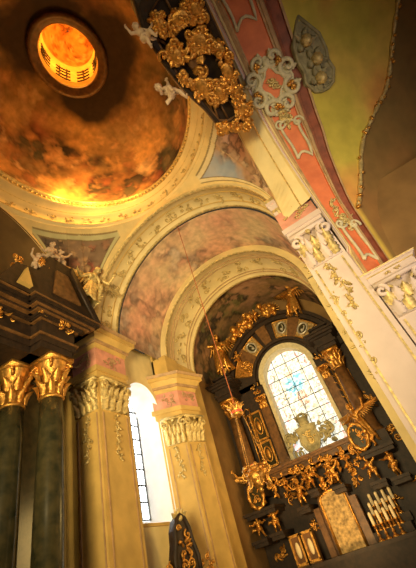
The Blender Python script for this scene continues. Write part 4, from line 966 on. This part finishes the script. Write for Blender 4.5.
mb = MB(); mb.box(-3.3, -1.7, YA - 1.15, YA - .3, -.4, -.08); mb.box(-3.2, -1.6, YA - .72, YA - .3, -.08, .24); mb.build('candle_step', 'wood', ha)

# stained window of the altar
sg = thing('window_2', 'tall arched stained glass window glowing behind the high altar', 'window', (XA, YE - .35, 3.6), None, 'structure')
gy = YE - .3; rg = 1.47
def st_col(x, z):
    p = V((x*2.2, 0, z*2.2)); dx = abs(x - XA)
    c = mixc((1.0, .97, .84), (.72, .76, .62), .5 + fb(p, 1.6)*1.2)
    if fb(p + V((9, 1, 2)), 2.2) > .34: c = mixc(c, (.45, .40, .28), .75)
    if dx > rg - .34 or (z > ZC and math.hypot(dx, z - ZC) > rg - .34):
        h = noise.noise(V((x*6, 3, z*6))); c = (.95, .45, .36) if h > .22 else ((.8, .82, .85) if h > -.2 else (.5, .62, .55))
    q = math.hypot(dx*1.25, (z - 7.55)); q2 = math.hypot(x - XA + .1, z - 8.15)
    if q < .75 + .2*fb(p, 2): c = mixc((.16, .55, .72), (.70, .88, .92), .5 + fb(p, 2.5)*1.3)
    if q2 < .22: c = (.95, .72, .52)
    if abs(x - XA - .1) < .28 and 6.2 < z < 7.0: c = mixc((.80, .82, .70), (.75, .38, .25), .5 + fb(p, 3)*1.5)
    return c
mb = MB(); nx, nz = 60, 130
def sgp(u, v):
    z = 3.6 + v*(ZC + rg - 3.6); w = rg if z < ZC else math.sqrt(max(0, rg*rg - (z - ZC)**2)); return (XA + (2*u - 1)*w, gy, z)
mb.grid(sgp, nx, nz, 0, lambda u, v, p: st_col(p.x, p.z)); mb.build('stained_glass', 'stained', sg)
mb = MB()
for x in (XA - .78, XA + .0, XA + .78): mb.box(x - .016, x + .016, gy - .07, gy - .04, 3.6, ZC + math.sqrt(rg*rg - (x - XA)**2) - .02)
for k in range(7):
    z = 4.2 + k*.78; w = rg if z < ZC else math.sqrt(max(.01, rg*rg - (z - ZC)**2)); mb.box(XA - w, XA + w, gy - .07, gy - .04, z - .016, z + .016)
mb.build('glazing_bar', 'black', sg)
mb = MB()
R = random.Random(9)
for k in range(70):
    z = R.uniform(3.8, 8.9); x = XA + R.uniform(-1.2, 1.2); a = R.uniform(0, PI); l = R.uniform(.1, .22)
    mb.tube([(x - l*math.cos(a), gy - .02, z - l*math.sin(a)), (x + .05*math.sin(a), gy - .02, z), (x + l*math.cos(a), gy - .02, z + l*math.sin(a))], .011, 4)
mb.build('lead_line', 'black', sg)

# gilded sprays and statues around the high altar
def spray(label, c, w, h, ang, seed):
    r = thing('gilt_cloud', label, 'carving', c); T = Matrix(((1, 0, 0, c[0]), (0, -1, 0, c[1]), (0, 0, 1, c[2]), (0, 0, 0, 1))) @ Matrix.Rotation(ang, 4, 'Y')
    mb = MB(); scrollwork(mb, T, w, h, seed, 8, 0, .07, 12); mb.build('foliage', 'gold', r, True)
    R = random.Random(seed); mb = MB()
    for k in range(26): mb.ball(T @ V((R.gauss(0, .2)*w, R.uniform(-.1, .25), R.gauss(0, .2)*h)), R.uniform(.12, .26), 8)
    mb.build('cloud', 'gold', r, True)
    mb = MB()
    for k in range(11):
        a = -1.3 + k*.26; p = T @ V((0, -.12, 0)); q = T @ V((math.sin(a)*w*.62, -.14, math.cos(a)*h*.9)); mb.tube([p, q], [.05, .015], 5)
    mb.build('ray', 'gold', r); return r
spray('small gilt cloud with rays beside the angel at the top of the altar arch', (-3.5, YA - .35, 12.1), 1.2, .8, .5, 21)
spray('long gilt foliage cloud along the crown of the altar arch', (-5.5, YA - .35, 12.0), 2.2, .9, -.45, 23)
angel('gilt angel with spread wings above the left end of the altar', (-7.5, YA - .7, 9.3), .4, 2.9, 0)
angel('gilt angel leaning out high on the right of the altar arch', (-2.15, YA - .55, 10.75), -.4, 2.2, 1, 'gold', (0, .35, -.4))
angel('gilt angel with a raised arm and oval shield, right of the window below the column', (-1.6, YA - 1.35, 2.75), -.5, 2.05, 1, wing=.5)
angel('gilt angel standing at the far left of the altar beside an oval shield', (-7.9, YA - 1.0, 2.12), .4, 2.05, 0, wing=.36)
def shield(label, c, seed):
    r = thing('oval_shield', label, 'carving', c); T = Matrix(((1, 0, 0, c[0]), (0, -1, 0, c[1]), (0, 0, 1, c[2]), (0, 0, 0, 1)))
    mb = MB(); mb.prism([(.34*math.cos(a), .5*math.sin(a)) for a in [2*PI*i/28 for i in range(28)]], -.08, .04, T); mb.build('field', 'marble', r)
    mb = MB(); mb.tube([T @ V((.38*math.cos(a), .05, .55*math.sin(a))) for a in [2*PI*i/28 for i in range(29)]], [.08 + .03*math.sin(i*1.9) for i in range(29)], 7); mb.build('frame', 'gold', r, True)
    ornament('gilt_scroll', T @ Matrix.Translation((0, .04, 0)), .5, .8, seed, 'gold', r, 4, 4, .03)
shield('dark oval shield in a gilt frame beside the far left angel', (-7.62, YA - 1.45, 2.7), 4)
shield('dark oval shield in a gilt frame held by the right angel', (-1.95, YA - 1.6, 3.3), 6)
mb = MB()
for (x, z, w_) in ((-7.7, 2.0, 1.7), (-1.5, 2.55, 1.5), (-2.1, 1.4, .7), (-1.2, 1.3, .8), (-7.2, .95, .7), (-5.6, 1.5, .6), (-3.75, 1.75, .6), (-4.9, 1.95, .5), (-8.1, .9, .8)):
    o = MB(); o.box(x - w_/2, x + w_/2, YA - 1.55, YA, z, z + .12); o.box(x - w_*.45, x + w_*.45, YA - 1.4, YA, z - .15, z); o.build('bracket', 'wood', ha)
PT = [(-2.1, 1.52, 1.0, 1, -.3, 'gilt cherub on the bracket under the right angel'), (-1.2, 1.42, 1.1, 3, -.5, 'gilt cherub rightmost on the altar, beside the candles'), (-7.2, 1.07, 1.0, 3, .4, 'gilt cherub below the far left angel'), (-5.6, 1.62, 1.05, 0, .2, 'gilt cherub with raised arm left of the tabernacle'),
      (-3.75, 1.87, 1.0, 1, -.2, 'gilt cherub under the right end of the window ledge'), (-4.9, 2.07, .85, 2, .1, 'gilt cherub under the middle of the window ledge'), (-8.1, 1.02, .95, 2, .6, 'gilt cherub at the lowest left corner of the altar')]
for x, z, h, ps, rz, lab in PT: putto(lab, (x, YA - 1.15, z), rz, h*1.12, 'gold', ps, 'gilt cherubs on the high altar', False)
putto('gilt cherub perched above the left column of the altar', (-6.5, YA - .4, 9.75), .3, .9, 'gold', 2, 'gilt cherubs on the high altar', False)
putto('gilt cherub perched beside the gilt cloud on the altar arch', (-4.4, YA - .4, 11.75), -.2, 1.0, 'gold', 0, 'gilt cherubs on the high altar', False)
# gilt rocaille along the edge of the white pier
rc = thing('rocaille_border', 'gilt rocaille running down the edge of the white pier beside the altar', 'carving', (.1, 9.7, 2))
for k in range(7):
    z = 7.4 - k*.75; mb = MB(); scrollwork(mb, frame((.10, 9.72, z), (1, .1, 0), (-.5, -1, 0)), .45, .8, 400 + k, 3, 0, .035, 6); mb.build('rocaille', 'palegold', rc, True)
